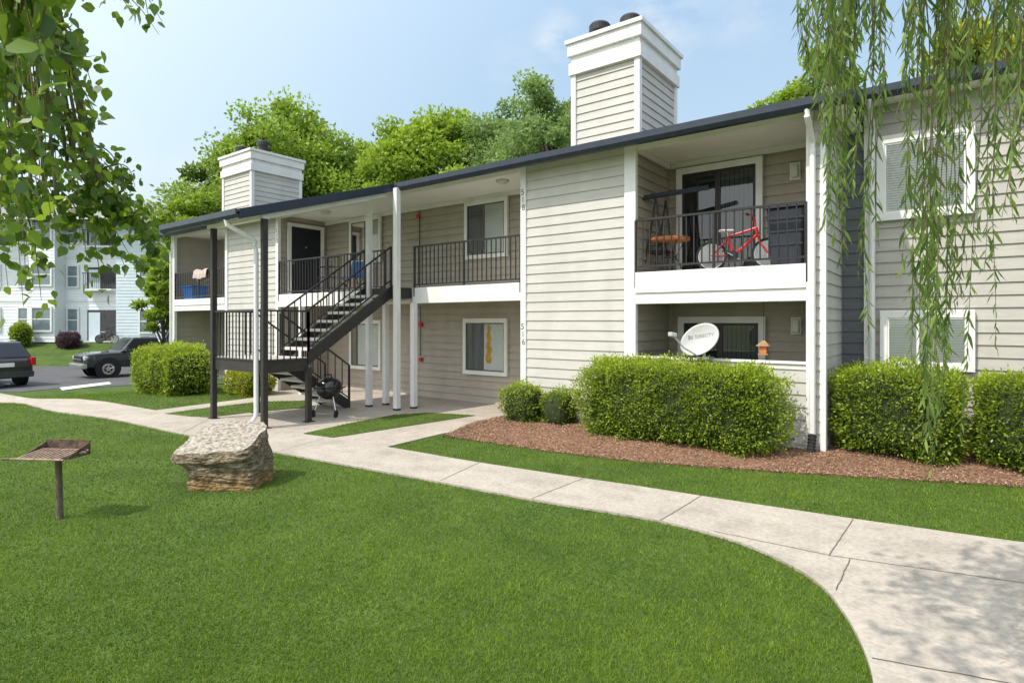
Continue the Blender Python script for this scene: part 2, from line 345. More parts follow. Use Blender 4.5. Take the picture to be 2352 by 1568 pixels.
def grass(N,z0,z1,name,label):
    z=np.exp(rng.uniform(math.log(z0),math.log(z1),N)); x=rng.uniform(-.97,.97,N)*z
    X=x*CS-z*SN; Y=x*SN+z*CS
    ok=~pip(X,Y,pathpoly)&~pip(X,Y,mulchpoly)&(Y<9.4)
    inp=pip(X,Y,patiopoly); isl=pip(X,Y,islA)|pip(X,Y,islB); ok&=(~inp)|isl
    ok&=X>-24.4
    X=X[ok];Y=Y[ok];z=z[ok]; n=len(X)
    Z=np.array([H(a,b) for a,b in zip(X,Y)])+.028*(pip(X,Y,islA)|pip(X,Y,islB))
    pat=np.array([.7*mnoise.noise((a*.45,b*.45,5))+.6*mnoise.noise((a*1.3,b*1.3,0))+.6*mnoise.noise((a*5,b*5,3)) for a,b in zip(X,Y)])
    Pp=np.stack([X,Y,Z-.005],1); D=rng.normal(size=(n,3))*.5; D[:,2]=1
    L=rng.uniform(.016,.037,n)*(1+.3*pat); W=.0022+.0010*z
    tone=.43+.36*pat+rng.normal(size=n)*.22; dry=rng.random(n)<.05; tone[dry]=1.0
    return stuff(leaves(name,Pp,D,L,W,M['blade'],None,tone,[(0,.5,0),(1,0,.1),(0,-.5,0)]),label,'grass')
grass(460000,2.9,20,'grass','short mown green grass of the lawn around the sidewalk')
# ---------------------------------------------------------------- MAIN BUILDING
FY=9.5; BY=11.1; CE=5.12; SL=.315
def roofz(Y): return 5.14+SL*(Y-9.05)
XR0,XR1=-1.58,-1.78; XB=-4.56; XP0=-7.04; XL1=-15.86; XL0=-18.88; XE=-22.6
BLD=E('apartment_building','two storey beige and taupe clapboard apartment building with two chimneys and black railings','apartment building',(-12,10,0),world=True)
def siding(mb,ax,fx,a0,a1,z0,z1,sg,h=.185,lip=.022):
    z=z0
    while z<z1-.01:
        zt=min(z+h,z1); o1=fx+sg*lip; o0=fx+sg*.003
        if ax=='x': vs=[(a0,o1,z),(a1,o1,z),(a1,o0,zt),(a0,o0,zt),(a0,fx,z+.004),(a1,fx,z+.004)]
        else: vs=[(o1,a0,z),(o1,a1,z),(o0,a1,zt),(o0,a0,zt),(fx,a0,z+.004),(fx,a1,z+.004)]
        mb.add(vs,[(0,1,2,3),(4,5,1,0)]); z+=h
mb=MB(); siding(mb,'x',BY,XE,XR0,0,5.7,-1,lip=.037); mb.box(XE,6,BY,BY+.2,0,5.7); mb.build('wall',M['taupe'],BLD)['label']='taupe clapboard rear wall of the walkway and balconies'
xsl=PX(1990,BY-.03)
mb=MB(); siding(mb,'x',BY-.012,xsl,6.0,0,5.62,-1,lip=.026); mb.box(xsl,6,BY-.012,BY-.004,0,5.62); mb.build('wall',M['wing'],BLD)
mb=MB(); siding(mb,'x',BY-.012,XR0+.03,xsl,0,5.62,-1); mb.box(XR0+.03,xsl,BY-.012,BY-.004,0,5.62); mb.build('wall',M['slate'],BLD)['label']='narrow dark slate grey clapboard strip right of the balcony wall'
for (a,b) in ((XP0,XB-.06),(XL0,XL1)):
    mb=MB(); siding(mb,'x',FY,a,b,0,CE,-1); mb.box(a,b,FY,BY-.04,0,CE); mb.build('wall',M['beige'],BLD)
    mb=MB(); siding(mb,'y',b+.003,FY+.06,BY,0,CE,1,lip=.034); mb.box(b+.001,b+.003,FY+.06,BY,0,CE); mb.build('wall',M['taupe'],BLD)
mb=MB(); siding(mb,'y',XR0,FY,BY,0,5.55,1); mb.box(XR1,XR0,FY,BY,0,CE+.05); siding(mb,'x',FY,XR1,XR0,0,CE,-1); mb.build('wall',M['beige'],BLD)
mb=MB(); mb.box(XE-.15,XE,FY,22,0,CE); siding(mb,'y',XE,FY,BY,0,CE,1); mb.build('wall',M['taupe'],BLD)
mb=MB(); mb.box(XE,6,21.8,22,0,5.3); mb.build('wall',M['beige'],BLD)
mb=MB(); mb.box(5.8,6,BY+.2,21.8,0,5.6); mb.build('wall',M['beige'],BLD)
def part(name,m,*bx,bevel=.004):
    mb=MB()
    for b in bx: mb.box(*b)
    return mb.build(name,M[m],BLD,bevel=bevel)
for x0,x1 in ((XP0-.02,XP0+.11),(XB-.2,XB+.02),(XL1-.1,XL1+.03),(XL0-.02,XL0+.13),(XE-.17,XE+.1)):
    part('corner_trim','white',(x0,x1,FY-.045,FY+.05,0,CE))
part('corner_trim','white',(XR1-.02,XR1+.07,FY-.045,FY+.05,0,CE))
part('corner_trim','white',(XR0-.03,XR0+.045,FY-.046,FY+.06,0,CE))
part('corner_trim','white',(xsl-.03,xsl+.09,BY-.085,BY-.046,0,5.5))
RR=-1.2; LE=-23.25
def rp(mb,X0,X1,Y0,Y1,top,th):
    mb.hexa([(X0,Y0,roofz(Y0)+top-th),(X1,Y0,roofz(Y0)+top-th),(X1,Y1,roofz(Y1)+top-th),(X0,Y1,roofz(Y1)+top-th),(X0,Y0,roofz(Y0)+top),(X1,Y0,roofz(Y0)+top),(X1,Y1,roofz(Y1)+top),(X0,Y1,roofz(Y1)+top)])
mb=MB(); rp(mb,LE,RR,9.02,10.65,.035,.06); rp(mb,LE,6.5,10.65,16.5,.035,.06)
zr=roofz(16.5)+.035
mb.add([(LE,16.5,zr),(6.5,16.5,zr),(6.5,22.6,5.3),(LE,22.6,5.3)],[(0,1,2,3)])
ROOF=mb.build('roof',M['shingle'],BLD)
mb=MB(); rp(mb,-13.4,-10.28,5.36,9.02,.035,.05); mb.build('roof',M['shingle'],BLD)['label']='low canopy roof over the staircase'
part('soffit','ceil',(XE-.3,RR-.05,9.08,BY-.02,CE,CE+.03),bevel=0)
part('soffit','ceil',(RR,6.2,10.7,BY-.02,5.5,5.53),bevel=0)
mb=MB(); rp(mb,-13.34,-10.34,5.45,9.05,-.06,.02); mb.build('soffit',M['ceil'],BLD)
def gutter(x0,x1,Y,z0,z1):
    mb=MB(); mb.prism([(0,0),(-.09,.0),(-.13,.06),(-.13,z1-z0),(-.105,z1-z0),(-.1,.07),(0,.04)],x0,x1)
    mb.v=[(p[1],Y+p[0],z0+p[2]) for p in mb.v]; return mb.build('gutter',M['navy'],BLD)
gutter(-10.28,RR,9.08,4.98,5.145); gutter(LE,-13.4,9.08,4.98,5.145); gutter(RR,6.5,10.68,5.48,5.65); gutter(-13.4,-10.28,5.46,3.86,4.02)
def rake(X,y0,y1,dn):
    mb=MB(); mb.hexa([(X,y0,roofz(y0)-dn),(X+.03,y0,roofz(y0)-dn),(X+.03,y1,roofz(y1)-dn),(X,y1,roofz(y1)-dn),(X,y0,roofz(y0)+.03),(X+.03,y0,roofz(y0)+.03),(X+.03,y1,roofz(y1)+.03),(X,y1,roofz(y1)+.03)]); mb.build('fascia',M['navy'],BLD)
for X in (-13.4,-10.3): rake(X,5.4,9.06,.15)
rake(RR,9.0,10.7,.17)
for x0,x1 in ((XB,XR1),(XL1,XP0),(XE,XL0)): part('frieze_board','white',(x0,x1,FY,FY+.1,CE-.09,CE-.002))
for x0,x1 in ((XB,XR1),(XL1,XP0)): part('crown_trim','white',(x0+.02,x1-.02,BY-.075,BY-.04,CE-.11,CE-.004))
part('crown_trim','white',(XB-.03,XB+.015,FY+.1,BY-.075,CE-.11,CE-.004))
part('canopy_beam','white',(-12.5,-10.36,5.88,6.0,3.93,4.07))
for X in (-12.44,-10.44):
    mb=MB(); mb.bar((X,6.0,roofz(6.0)-.17),(X,8.88,roofz(8.88)-.17),.09,.14); mb.build('canopy_beam',M['white'],BLD)
def balcony(x0,x1,zt,zb):
    part('balcony_floor','ceil',(x0,x1,FY+.03,BY-.02,zb+.03,zt-.03),bevel=0)
    part('balcony_fascia','white',(x0,x1,FY-.06,FY+.03,zb+.19,zt)); part('balcony_fascia','white',(x0,x1,FY-.035,FY+.028,zb,zb+.187))
balcony(XB+.02,XR1-.02,2.87,2.32); balcony(XE+.1,XL0-.02,2.80,2.40)
part('walkway_floor','ceil',(XL1+.03,XP0-.02,FY+.03,BY-.02,2.5,2.77),bevel=0)
part('walkway_fascia','white',(-10.2,XP0-.02,FY-.04,FY+.03,2.44,2.80)); part('walkway_fascia','white',(XL1+.03,-11.2,FY-.04,FY+.03,2.44,2.80))
mb=MB(); mb.box(XB+.02,XR1-.02,FY,FY+.1,0,1.37); siding(mb,'x',FY,XB+.02,XR1-.02,0,1.36,-1); mb.build('patio_wall',M['beige'],BLD); part('patio_wall_cap','white',(XB+.02,XR1-.02,FY-.03,FY+.13,1.372,1.41))
for X in (-10.17,-11.14): part('post','white',(X-.06,X+.06,8.9,9.02,.02,roofz(8.96)-.09))
for X in (-10.08,-11.05): part('post','white',(X-.06,X+.06,9.33,9.45,.02,2.44))
for X,y in ((-10.17,8.96),(-11.14,8.96),(-10.08,9.39),(-11.05,9.39)): part('post_foot','black',(X-.062,X+.062,y-.062,y+.062,.018,.06),bevel=0)
part('post','white',(-14.6,-14.48,9.33,9.45,.02,2.44))
BALM={}
def railing(parent,p0,p1,h,gap=.13,low=.07,single=False,drop=0,name='railing'):
    p0=Vector(p0);p1=Vector(p1); mb=MB(); up=Vector((0,0,1))
    mb.bar(p0+up*h,p1+up*h,.045,.035); mb.bar(p0+up*low,p1+up*low,.03,.03)
    n=max(2,int(round((Vector((p1.x-p0.x,p1.y-p0.y,0))).length/gap)))
    for e in (p0,p1): mb.box(e.x-.02,e.x+.02,e.y-.02,e.y+.02,e.z-drop,e.z+h)
    if n>16:
        q=p0.lerp(p1,.5); mb.box(q.x-.018,q.x+.018,q.y-.018,q.y+.018,q.z-max(drop,.2),q.z+h)
    if single:
        for i in range(1,n):
            q=p0.lerp(p1,i/n); mb.box(q.x-.008,q.x+.008,q.y-.008,q.y+.008,q.z+low,q.z+h)
    r=mb.build(name,M['black'],parent)
    if not single:
        hh=round(h-low,3)
        if hh not in BALM:
            k=MB().box(-.009,.009,-.009,.009,0,hh); me=bpy.data.meshes.new('baluster'); me.from_pydata(k.v,[],k.f); me.materials.append(M['black']); BALM[hh]=me
        sh=shift(parent)
        for i in range(1,n):
            q=p0.lerp(p1,i/n)-sh; b=bpy.data.objects.new('baluster',BALM[hh]); COL.objects.link(b); b.location=(q.x,q.y,q.z+low); b.parent=r
    return r
railing(BLD,(XB+.02,FY-.03,2.9),(XR1-.02,FY-.03,2.9),.88,drop=.3)
railing(BLD,(-10.15,FY-.02,2.8),(XP0-.03,FY-.02,2.8),.95,drop=.2)
railing(BLD,(XL1+.05,FY-.02,2.8),(-11.2,FY-.02,2.8),.95,drop=.2)
railing(BLD,(XE+.12,FY-.02,2.82),(XL0-.04,FY-.02,2.82),.92,single=True)
def window(x0,x1,z0,z1,Y,split=.45,frame=.11,style='blind'):
    mb=MB(); d=.075
    mb.box(x0,x1,Y-d,Y,z1-frame,z1); mb.box(x0,x1,Y-d,Y,z0,z0+frame*.9); mb.box(x0,x0+frame*.85,Y-d,Y,z0+frame*.9,z1-frame); mb.box(x1-frame*.85,x1,Y-d,Y,z0+frame*.9,z1-frame)
    w=mb.build('window',M['white'],BLD,bevel=.005)
    a0,a1,b0,b1=x0+frame*.85,x1-frame*.85,z0+frame*.9,z1-frame; xm=a0+(a1-a0)*split
    mb=MB(); mb.box(a0+.005,a1-.005,Y-.026,Y-.022,b0,b1); mb.build('interior',M['inside'],w)
    mb=MB(); z=b0+.03
    while z<b1:
        mb.add([(a0+.01,Y-.034,z),(a1-.01,Y-.034,z),(a1-.01,Y-.028,z+.037),(a0+.01,Y-.028,z+.037)],[(0,1,2,3)]); z+=.04
    mb.build('blind',M['blind'],w)
    mb=MB(); mb.box(xm-.018,xm+.018,Y-.062,Y-.03,b0,b1); mb.box(a0,a0+.025,Y-.06,Y-.03,b0,b1); mb.box(a1-.025,a1,Y-.06,Y-.03,b0,b1); mb.box(a0+.025,xm-.018,Y-.06,Y-.03,b1-.025,b1); mb.box(xm+.018,a1-.025,Y-.06,Y-.03,b1-.025,b1); mb.box(a0+.025,xm-.018,Y-.06,Y-.03,b0,b0+.025); mb.box(xm+.018,a1-.025,Y-.06,Y-.03,b0,b0+.025)
    mb.build('mullion',M['screen'] if style!='white' else M['white'],w)
    mb=MB(); mb.add([(xm,Y-.044,b0),(a1,Y-.044,b0),(a1,Y-.044,b1),(xm,Y-.044,b1)],[(0,1,2,3)]); mb.build('pane',M['glass'],w)
    mb=MB(); mb.add([(a0,Y-.05,b0),(xm,Y-.05,b0),(xm,Y-.05,b1),(a0,Y-.05,b1)],[(0,1,2,3)]); mb.build('pane',M['dglass'] if style!='white' else M['glass'],w)
    return w
def winpx(u0,u1,v0,v1,Y,**k):
    um=(u0+u1)/2; return window(PX(u0,Y),PX(u1,Y),PZ(um,v1,Y),PZ(um,v0,Y),Y,**k)
YB=BY-.039
winpx(1070,1169,458,593,YB); w=winpx(1067,1168,731,861,YB)
yx=PX(1120,YB); out=[(-.05,1.02),(.07,1.0),(.10,1.12),(.05,1.2),(.12,1.33),(.05,1.45),(.10,1.6),(.05,1.74),(.07,1.86),(.02,1.95),(-.03,1.9),(-.01,1.78),(-.06,1.7),(-.02,1.55),(-.07,1.4),(-.02,1.28),(-.08,1.15)]
MB().prism([(yx+x+.05,z) for x,z in out],YB-.042,YB-.038).build('curtain',M['yellow'],w)['label']='bright yellow cloth hanging behind the pane'
winpx(806,878,500,605,YB,split=.5); winpx(806,878,735,848,YB,split=.2)
YW=BY-.046
winpx(2014,2240,300,500,YW,split=.5,style='white',frame=.13); winpx(2022,2240,712,850,YW,split=.4,style='white',frame=.12)
def slider(u0,u1,zt,zb):
    x0,x1=PX(u0,YB),PX(u1,YB); mb=MB(); f=.12
    mb.box(x0,x1,YB-.08,YB,zt-f,zt); mb.box(x0,x0+f,YB-.08,YB,zb,zt-f); mb.box(x1-f,x1,YB-.08,YB,zb,zt-f); d=mb.build('sliding_door',M['white'],BLD,bevel=.005)
    a,b,t=x0+f,x1-f,zt-f; xm=(a+b)/2
    MB().box(a,b,YB-.012,YB-.008,zb,t).build('interior',M['inside'],d)
    mb=MB(); k=xm+.05
    while k<b-.05: mb.add([(k,YB-.03,zb+.05),(k+.07,YB-.018,zb+.05),(k+.07,YB-.018,t-.03),(k,YB-.03,t-.03)],[(0,1,2,3)]); k+=.085
    mb.build('vertical_blind',M['vblind'],d)
    mb=MB()
    for (p,q) in ((a,xm),(xm,b)):
        mb.box(p,p+.05,YB-.06,YB-.03,zb,t); mb.box(q-.05,q,YB-.06,YB-.03,zb,t); mb.box(p+.05,q-.05,YB-.06,YB-.03,t-.05,t); mb.box(p+.05,q-.05,YB-.06,YB-.03,zb,zb+.05)
    mb.build('door_frame',M['black'],d)
    MB().add([(a,YB-.045,zb),(b,YB-.045,zb),(b,YB-.045,t),(a,YB-.045,t)],[(0,1,2,3)]).build('pane',M['dglass'],d)
slider(1556,1754,4.98,2.87); slider(1560,1760,PZ(1660,727,YB),.1)
X=XL1+.038; y0,y1=9.85,10.85
mb=MB(); mb.box(X,X+.06,y0-.11,y0,2.78,4.93); mb.box(X,X+.06,y1,y1+.11,2.78,4.93); mb.box(X,X+.06,y0,y1,4.83,4.93); d=mb.build('entry_door',M['white'],BLD,bevel=.004)
MB().box(X,X+.03,y0,y1,2.78,4.83).build('door_leaf',M['door'],d)
for zz in ((2.95,3.5),(3.62,4.2),(4.3,4.68)):
    for yy in ((y0+.12,y0+.45),(y0+.55,y0+.88)): MB().box(X+.03,X+.042,yy[0],yy[1],*zz).build('door_panel',M['door'],d,bevel=.01)
MB().lathe([(0,0),(.035,.01),(.03,.05),(0,.06)],12,(X+.03,y0+.06,3.75),'x').build('door_handle',M['brass'],d)
MB().lathe([(0,0),(.03,.005),(.0,.02)],12,(X+.032,y0+.5,4.25),'x').build('door_knocker',M['brass'],d)
def chimney(x0,x1,y0,y1):
    mb=MB(); zb=5.2; siding(mb,'x',y0,x0,x1,zb,7.02,-1,.165); siding(mb,'y',x1,y0,y1,zb,7.02,1,.165); mb.box(x0,x1,y0,y1,zb,7.02)
    c=mb.build('chimney',M['beige'],BLD)
    for (cx,cy) in ((x0,y0),(x1,y0),(x1,y1)): MB().box(cx-.06,cx+.05,cy-.05,cy+.06,zb,7.0).build('corner_board',M['white'],c,bevel=.004)
    mb=MB(); o=.09; mb.box(x0-o,x1+o,y0-o,y1+o,6.98,7.22); o=.05; mb.box(x0-o,x1+o,y0-o,y1+o,7.22,7.36); o=.11; mb.box(x0-o,x1+o,y0-o,y1+o,7.36,7.6); o=.15; mb.box(x0-o,x1+o,y0-o,y1+o,7.6,7.68); mb.build('chimney_cap',M['white'],c,bevel=.006)
    for dx,yy,zt in ((-1.0,.36,8.08),(-.54,.8,8.27)):
        mb=MB(); mb.lathe([(.16,7.66),(.16,zt-.2),(.22,zt-.18),(.22,zt-.06),(.19,zt-.02),(0,zt)],22,(x1+dx*(x1-x0)/1.37,y0+yy,0)); mb.build('flue',M['black'],c)
chimney(PX(1320,10.2),PX(1466,10.2),10.2,11.94)
chimney(PX(515,10.2),PX(579,10.2),10.2,11.94)
def downspout(pts,r=.042): return MB().tube(pts,r,8).build('downspout',M['white'],BLD)
xd=PX(1866,9.4)
downspout([(xd,9.02,4.99),(xd,9.02,4.9),(xd,9.2,4.78),(xd,9.4,4.62),(xd,9.4,4.5),(xd,9.4,.35)])
mb=MB(); mb.tube([(xd,9.4-.012*i,.36-.022*i) for i in range(14)],[.062 if i%2 else .05 for i in range(14)],12); mb.build('drain_extension',M['rubber'],BLD)
downspout([(-10.75,5.4,3.88),(-10.75,5.42,3.78),(-10.62,5.7,3.62),(-10.58,5.86,3.52),(-10.58,5.88,3.3),(-10.58,5.88,.25),(-10.62,5.75,.06)],.045)
downspout([(XE-.3,9.05,5.0),(XE-.3,9.1,4.9),(XE-.1,9.38,4.65),(XE-.1,9.42,4.4),(XE-.1,9.42,.1)])
xw=PX(2003,10.97); downspout([(xw,10.62,5.5),(xw,10.97,5.1),(xw,10.97,4.9),(xw,10.97,.2)],.045)
for u,v,w_,h_ in ((963,497,.09,.11),(968,745,.10,.11),(968,825,.09,.1)):
    x=PX(u,YB); z=PZ(u,v,YB); part('fire_alarm','red',(x-w_/2,x+w_/2,YB-.07,YB-.0,z-h_/2,z+h_/2))
x=PX(965,YB); MB().tube([(x,YB-.02,CE),(x,YB-.02,2.78)],.012,6).build('conduit',M['brownmetal'],BLD); MB().tube([(x+.03,YB-.02,2.45),(x+.03,YB-.02,1.1)],.01,6).build('conduit',M['brownmetal'],BLD)
for u,v in ((1827,394),(1829,748)):
    x=PX(u,YB); z=PZ(u,v,YB); l=part('wall_lamp','white',(x-.085,x+.085,YB-.03,YB,z-.15,z+.15))
    MB().box(x-.06,x+.06,YB-.1,YB-.03,z-.12,z+.12).build('lamp_shade',M['lampglass'],l,bevel=.02)
for u,v in ((1154,414),(748,485)):
    z=F*(CE-2)/(HV-v); X,Y=c2w((u-1200)/F*z,z); MB().lathe([(.15,CE),(.14,CE-.05),(.06,CE-.09),(0,CE-.095)],18,(X,Y,0)).build('ceiling_lamp',M['lampglass'],BLD,smooth=True)
def digits(txt,x,ztop,step=.155):
    for i,ch in enumerate(txt):
        me=textmesh(ch,.17); sh=BLD.location
        for v in me.vertices: v.co=Vector((x+v.co.x-sh.x+.012*i, FY-.049-sh.y, ztop-step*i+v.co.y-sh.z))
        me.materials.clear(); link('unit_number',me,M['ink'],BLD)
digits('518',XP0+.035,PZ(1203,443,FY)); digits('516',XP0+.035,PZ(1203,750,FY)); digits('517',XL1-.04,PZ(640,530,FY))
# ---------------------------------------------------------------- STAIRCASE
ST=E('staircase','black steel switchback staircase with pale concrete treads, landing and baluster railings','staircase',(-11.4,7.4,0),world=True)
sx0,sxm,sx1=-12.35,-11.38,-10.42; LZ=1.3; yl0,yl1=5.95,6.88
MB().box(sx0,sx1,yl0,yl1,LZ-.26,LZ-.05).build('landing_frame',M['brownmetal'],ST); MB().box(sx0+.03,sx1-.03,yl0+.03,yl1,LZ-.052,LZ).build('landing_floor',M['tread'],ST)
for X,Y,zt in ((sx0,yl0,3.95),(sx1,yl0,3.95),(sx1,yl1,LZ-.2),(sx0,yl1,LZ-.2)):
    MB().box(X-.05,X+.05,Y-.05,Y+.05,.016,zt).build('post',M['brownmetal'],ST,bevel=.006)
    MB().box(X-.09,X+.09,Y-.09,Y+.09,.014,.03).build('base_plate',M['brownmetal'],ST)
yt=9.0
for i in range(1,8):
    z=LZ+i*1.5/8; y=yl1+(i-1)*.265
    MB().box(sxm+.05,sx1-.03,y,y+.3,z-.06,z).build('tread',M['tread'],ST,bevel=.006)
for X in (sxm+.03,sx1):
    mb=MB(); mb.bar((X,yl1-.02,LZ-.02),(X,yt+.05,2.72),.05,.27); mb.build('stringer',M['brownmetal'],ST)
MB().box(sxm,sx1+.2,yt-.0,FY-.045,2.55,2.79).build('top_landing',M['brownmetal'],ST)
for i in range(1,7):
    z=LZ-i*LZ/7; y=yl1+(i-1)*.265
    MB().box(sx0+.03,sxm-.05,y,y+.3,z-.06,z).build('tread',M['tread'],ST,bevel=.006)
for X in (sx0,sxm-.03):
    mb=MB(); mb.bar((X,yl1-.02,LZ-.1),(X,8.62,.05),.05,.26); mb.build('stringer',M['brownmetal'],ST)
railing(ST,(sx0,yl0,LZ-.1),(sx1,yl0,LZ-.1),1.02); railing(ST,(sx0,yl0,LZ-.1),(sx0,yl1,LZ-.1),1.02); railing(ST,(sx1,yl0,LZ-.1),(sx1,yl1,LZ-.1),1.02)
for X in (sxm+.03,sx1): railing(ST,(X,yl1,LZ+.05),(X,yt,2.82),.9,gap=.14,low=.14)
for X in (sx0,sxm-.03): railing(ST,(X,yl1,LZ-.02),(X,8.6,.1),.9,gap=.2,low=.14)
# ---------------------------------------------------------------- props
def kettle():
    p=gr(755,957); t=E('kettle_grill','black kettle charcoal grill on wheels under the stairs','grill',(p.x,p.y,.016),R(30))
    z=.62; r=.27
    prof=[(0,z-.27)]+[(r*math.sin(a),z-.27*math.cos(a)) for a in [i*PI/2/8 for i in range(1,9)]]
    MB().lathe(prof+[(r-.012,z),(0,z-.02)],28).build('bowl',M['enamel'],t,smooth=True)
    prof=[(r+.012,z-.01),(r+.012,z+.02)]+[(r*math.cos(a),z+.02+.19*math.sin(a)) for a in [i*PI/2/8 for i in range(1,9)]]
    MB().lathe(prof,28).build('lid',M['enamel'],t,smooth=True)
    MB().tube([(-.07,0,z+.2),(-.06,0,z+.26),(.06,0,z+.26),(.07,0,z+.2)],.014,8).build('lid_handle',M['rubber'],t)
    for s in (-1,1): MB().tube([(s*(r),-.06,z-.03),(s*(r+.08),-.05,z),(s*(r+.08),.05,z),(s*r,.06,z-.03)],.012,8).build('side_handle',M['rubber'],t)
    for a in (90,215,325):
        c,s=math.cos(R(a)),math.sin(R(a)); MB().tube([(c*.17,s*.17,z-.18),(c*.30,s*.30,.08 if a!=90 else .0)],.012,8).build('leg',M['chrome'],t)
    for a in (215,325):
        c,s=math.cos(R(a)),math.sin(R(a)); MB().lathe([(.03,-.02),(.075,-.02),(.08,0),(.075,.02),(.03,.02)],18,(c*.3,s*.3-.02,.08),'x').build('wheel',M['rubber'],t)
    MB().tube([(math.cos(R(215))*.3,math.sin(R(215))*.3-.02,.08),(math.cos(R(325))*.3,math.sin(R(325))*.3-.02,.08)],.008,8).build('axle',M['chrome'],t)
    MB().lathe([(.0,.25),(.13,.255),(.15,.29),(.145,.29),(.0,.262)],20).build('ash_catcher',M['chrome'],t)
kettle()
def park_grill():
    p=gr(134,1190); t=E('park_grill','rusty pedestal charcoal grill standing in the lawn left of the boulder','grill',(p.x,p.y,0),YAW+R(-6))
    MB().tube([(.02,0,-.05),(0,0,.62)],.030,14).build('pedestal',M['postwood'],t)
    x0,x1,y0,y1,zb,zt=-.26,.24,-.13,.13,.635,.70
    mb=MB(); mb.box(x0,x1,y0,y1,zb,zb+.01); mb.box(x0,x1,y1-.01,y1,zb+.01,zt+.08)
    for X in (x0,x1-.01): mb.hexa([(X,y0,zb+.01),(X+.01,y0,zb+.01),(X+.01,y1-.01,zb+.01),(X,y1-.01,zb+.01),(X,y0,zb+.03),(X+.01,y0,zb+.03),(X+.01,y1-.01,zt+.06),(X,y1-.01,zt+.06)])
    mb.box(x0+.01,x1-.01,y0,y0+.01,zb+.01,zb+.02); mb.build('firebox',M['ruststeel'],t)
    mb=MB(); zg=zb+.045
    for i in range(10): xx=x0+.035+i*(x1-x0-.07)/9; mb.hexa([(xx-.008,y0-.09,zg-.025),(xx+.008,y0-.09,zg-.025),(xx+.008,y1-.06,zg+.012),(xx-.008,y1-.06,zg+.012),(xx-.008,y0-.09,zg-.017),(xx+.008,y0-.09,zg-.017),(xx+.008,y1-.06,zg+.02),(xx-.008,y1-.06,zg+.02)])
    for yy,dz in ((y0-.09,-.028),(0,-.008),(y1-.06,.006)): mb.tube([(x0-.03,yy,zg+dz),(x1+.03,yy,zg+dz)],.010,6)
    mb.build('cooking_grate',M['grate'],t)
    MB().tube([(x0-.02,y0-.09,zg-.028),(x0-.07,y0-.09,zg-.03)],.007,6).build('grate_rod',M['grate'],t); MB().tube([(x0-.06,y0-.09,zg-.03),(x0-.14,y0-.09,zg-.035)],.012,10).build('handle',M['postwood'],t)
    MB().tube([(x1+.02,.0,zg),(x1+.075,.0,zg)],.012,10).build('handle',M['postwood'],t)
    MB().box(-.06,.06,-.06,.06,.615,.634).build('mount_plate',M['ruststeel'],t)
park_grill()
def interp(t,tab):
    for (a,x),(b,y) in zip(tab,tab[1:]):
        if t<=b: return x+(y-x)*(t-a)/(b-a)
    return tab[-1][1]
def boulder():
    p=gr(530,1108); mb=MB(); n=96; rings=60; vs=[];fs=[]
    TL=[(0,-.40),(.5,-.42),(.66,-.44),(.74,-.50),(.86,-.545),(1,-.52)]; TR=[(0,.45),(.3,.44),(.7,.41),(1,.37)]; TF=[(0,-.36),(.5,-.36),(.68,-.37),(.76,-.40),(.9,-.40),(1,-.38)]
    def topz(x,y): return .59+.13*(y/.38)+.05*x
    for i in range(rings):
        s=i/(rings-1)
        for k in range(n):
            a=2*PI*k/n; c,sn=math.cos(a),math.sin(a); sq=(abs(c)**6+abs(sn)**6)**(-1/6)
            wob=.12*mnoise.noise((c*1.1,sn*1.1,2)); s2=min(1,max(0,s+wob*(1-s)*s*2.2))
            xl,xr,yf=interp(s2,TL),interp(s2,TR),interp(s2,TF); yb=.36
            cx=(xl+xr)/2; rx=(xr-xl)/2; cy=(yf+yb)/2; ry=(yb-yf)/2
            led=.035*mnoise.noise((c*1.2,sn*1.2,s*7+c*1.2))+.03*mnoise.noise((c*2.2+5,sn*2.2,s*20+c*2.5))
            nn=1+led+.10*mnoise.noise((c*2.3+4,sn*2.3,s*1.6))+.05*mnoise.noise((c*6,sn*6,s*5))+.025*mnoise.noise((c*15,sn*15,s*13))
            x=cx+rx*c*sq*nn; y=cy+ry*sn*sq*nn
            vs.append((x,y,-.05+(topz(x,y)+.05)*s))
    for i in range(rings-1):
        for k in range(n): fs.append((i*n+k,i*n+(k+1)%n,(i+1)*n+(k+1)%n,(i+1)*n+k))
    last=[(rings-1)*n+k for k in range(n)]; cx=sum(vs[i][0] for i in last)/n; cy=sum(vs[i][1] for i in last)/n; prev=last
    for j in range(1,11):
        f=1-j/10.5; cur=[]
        for k in range(n):
            q=vs[last[k]]; x=cx+(q[0]-cx)*f; y=cy+(q[1]-cy)*f
            st=mnoise.noise((x*2.2+3,y*2.2,1)); zz=topz(x,y)+.01*(1-f)+.022*(round(st*4)/4)+.015*mnoise.noise((x*6,y*6,7))+.009*mnoise.noise((x*20,y*20,1))
            cur.append(len(vs)); vs.append((x,y,zz))
        for k in range(n): fs.append((prev[k],prev[(k+1)%n],cur[(k+1)%n],cur[k]))
        prev=cur
    fs.append(tuple(prev)); mb.add(vs,fs)
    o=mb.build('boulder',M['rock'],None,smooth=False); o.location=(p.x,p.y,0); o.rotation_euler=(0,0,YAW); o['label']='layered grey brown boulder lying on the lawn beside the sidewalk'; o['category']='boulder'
boulder()
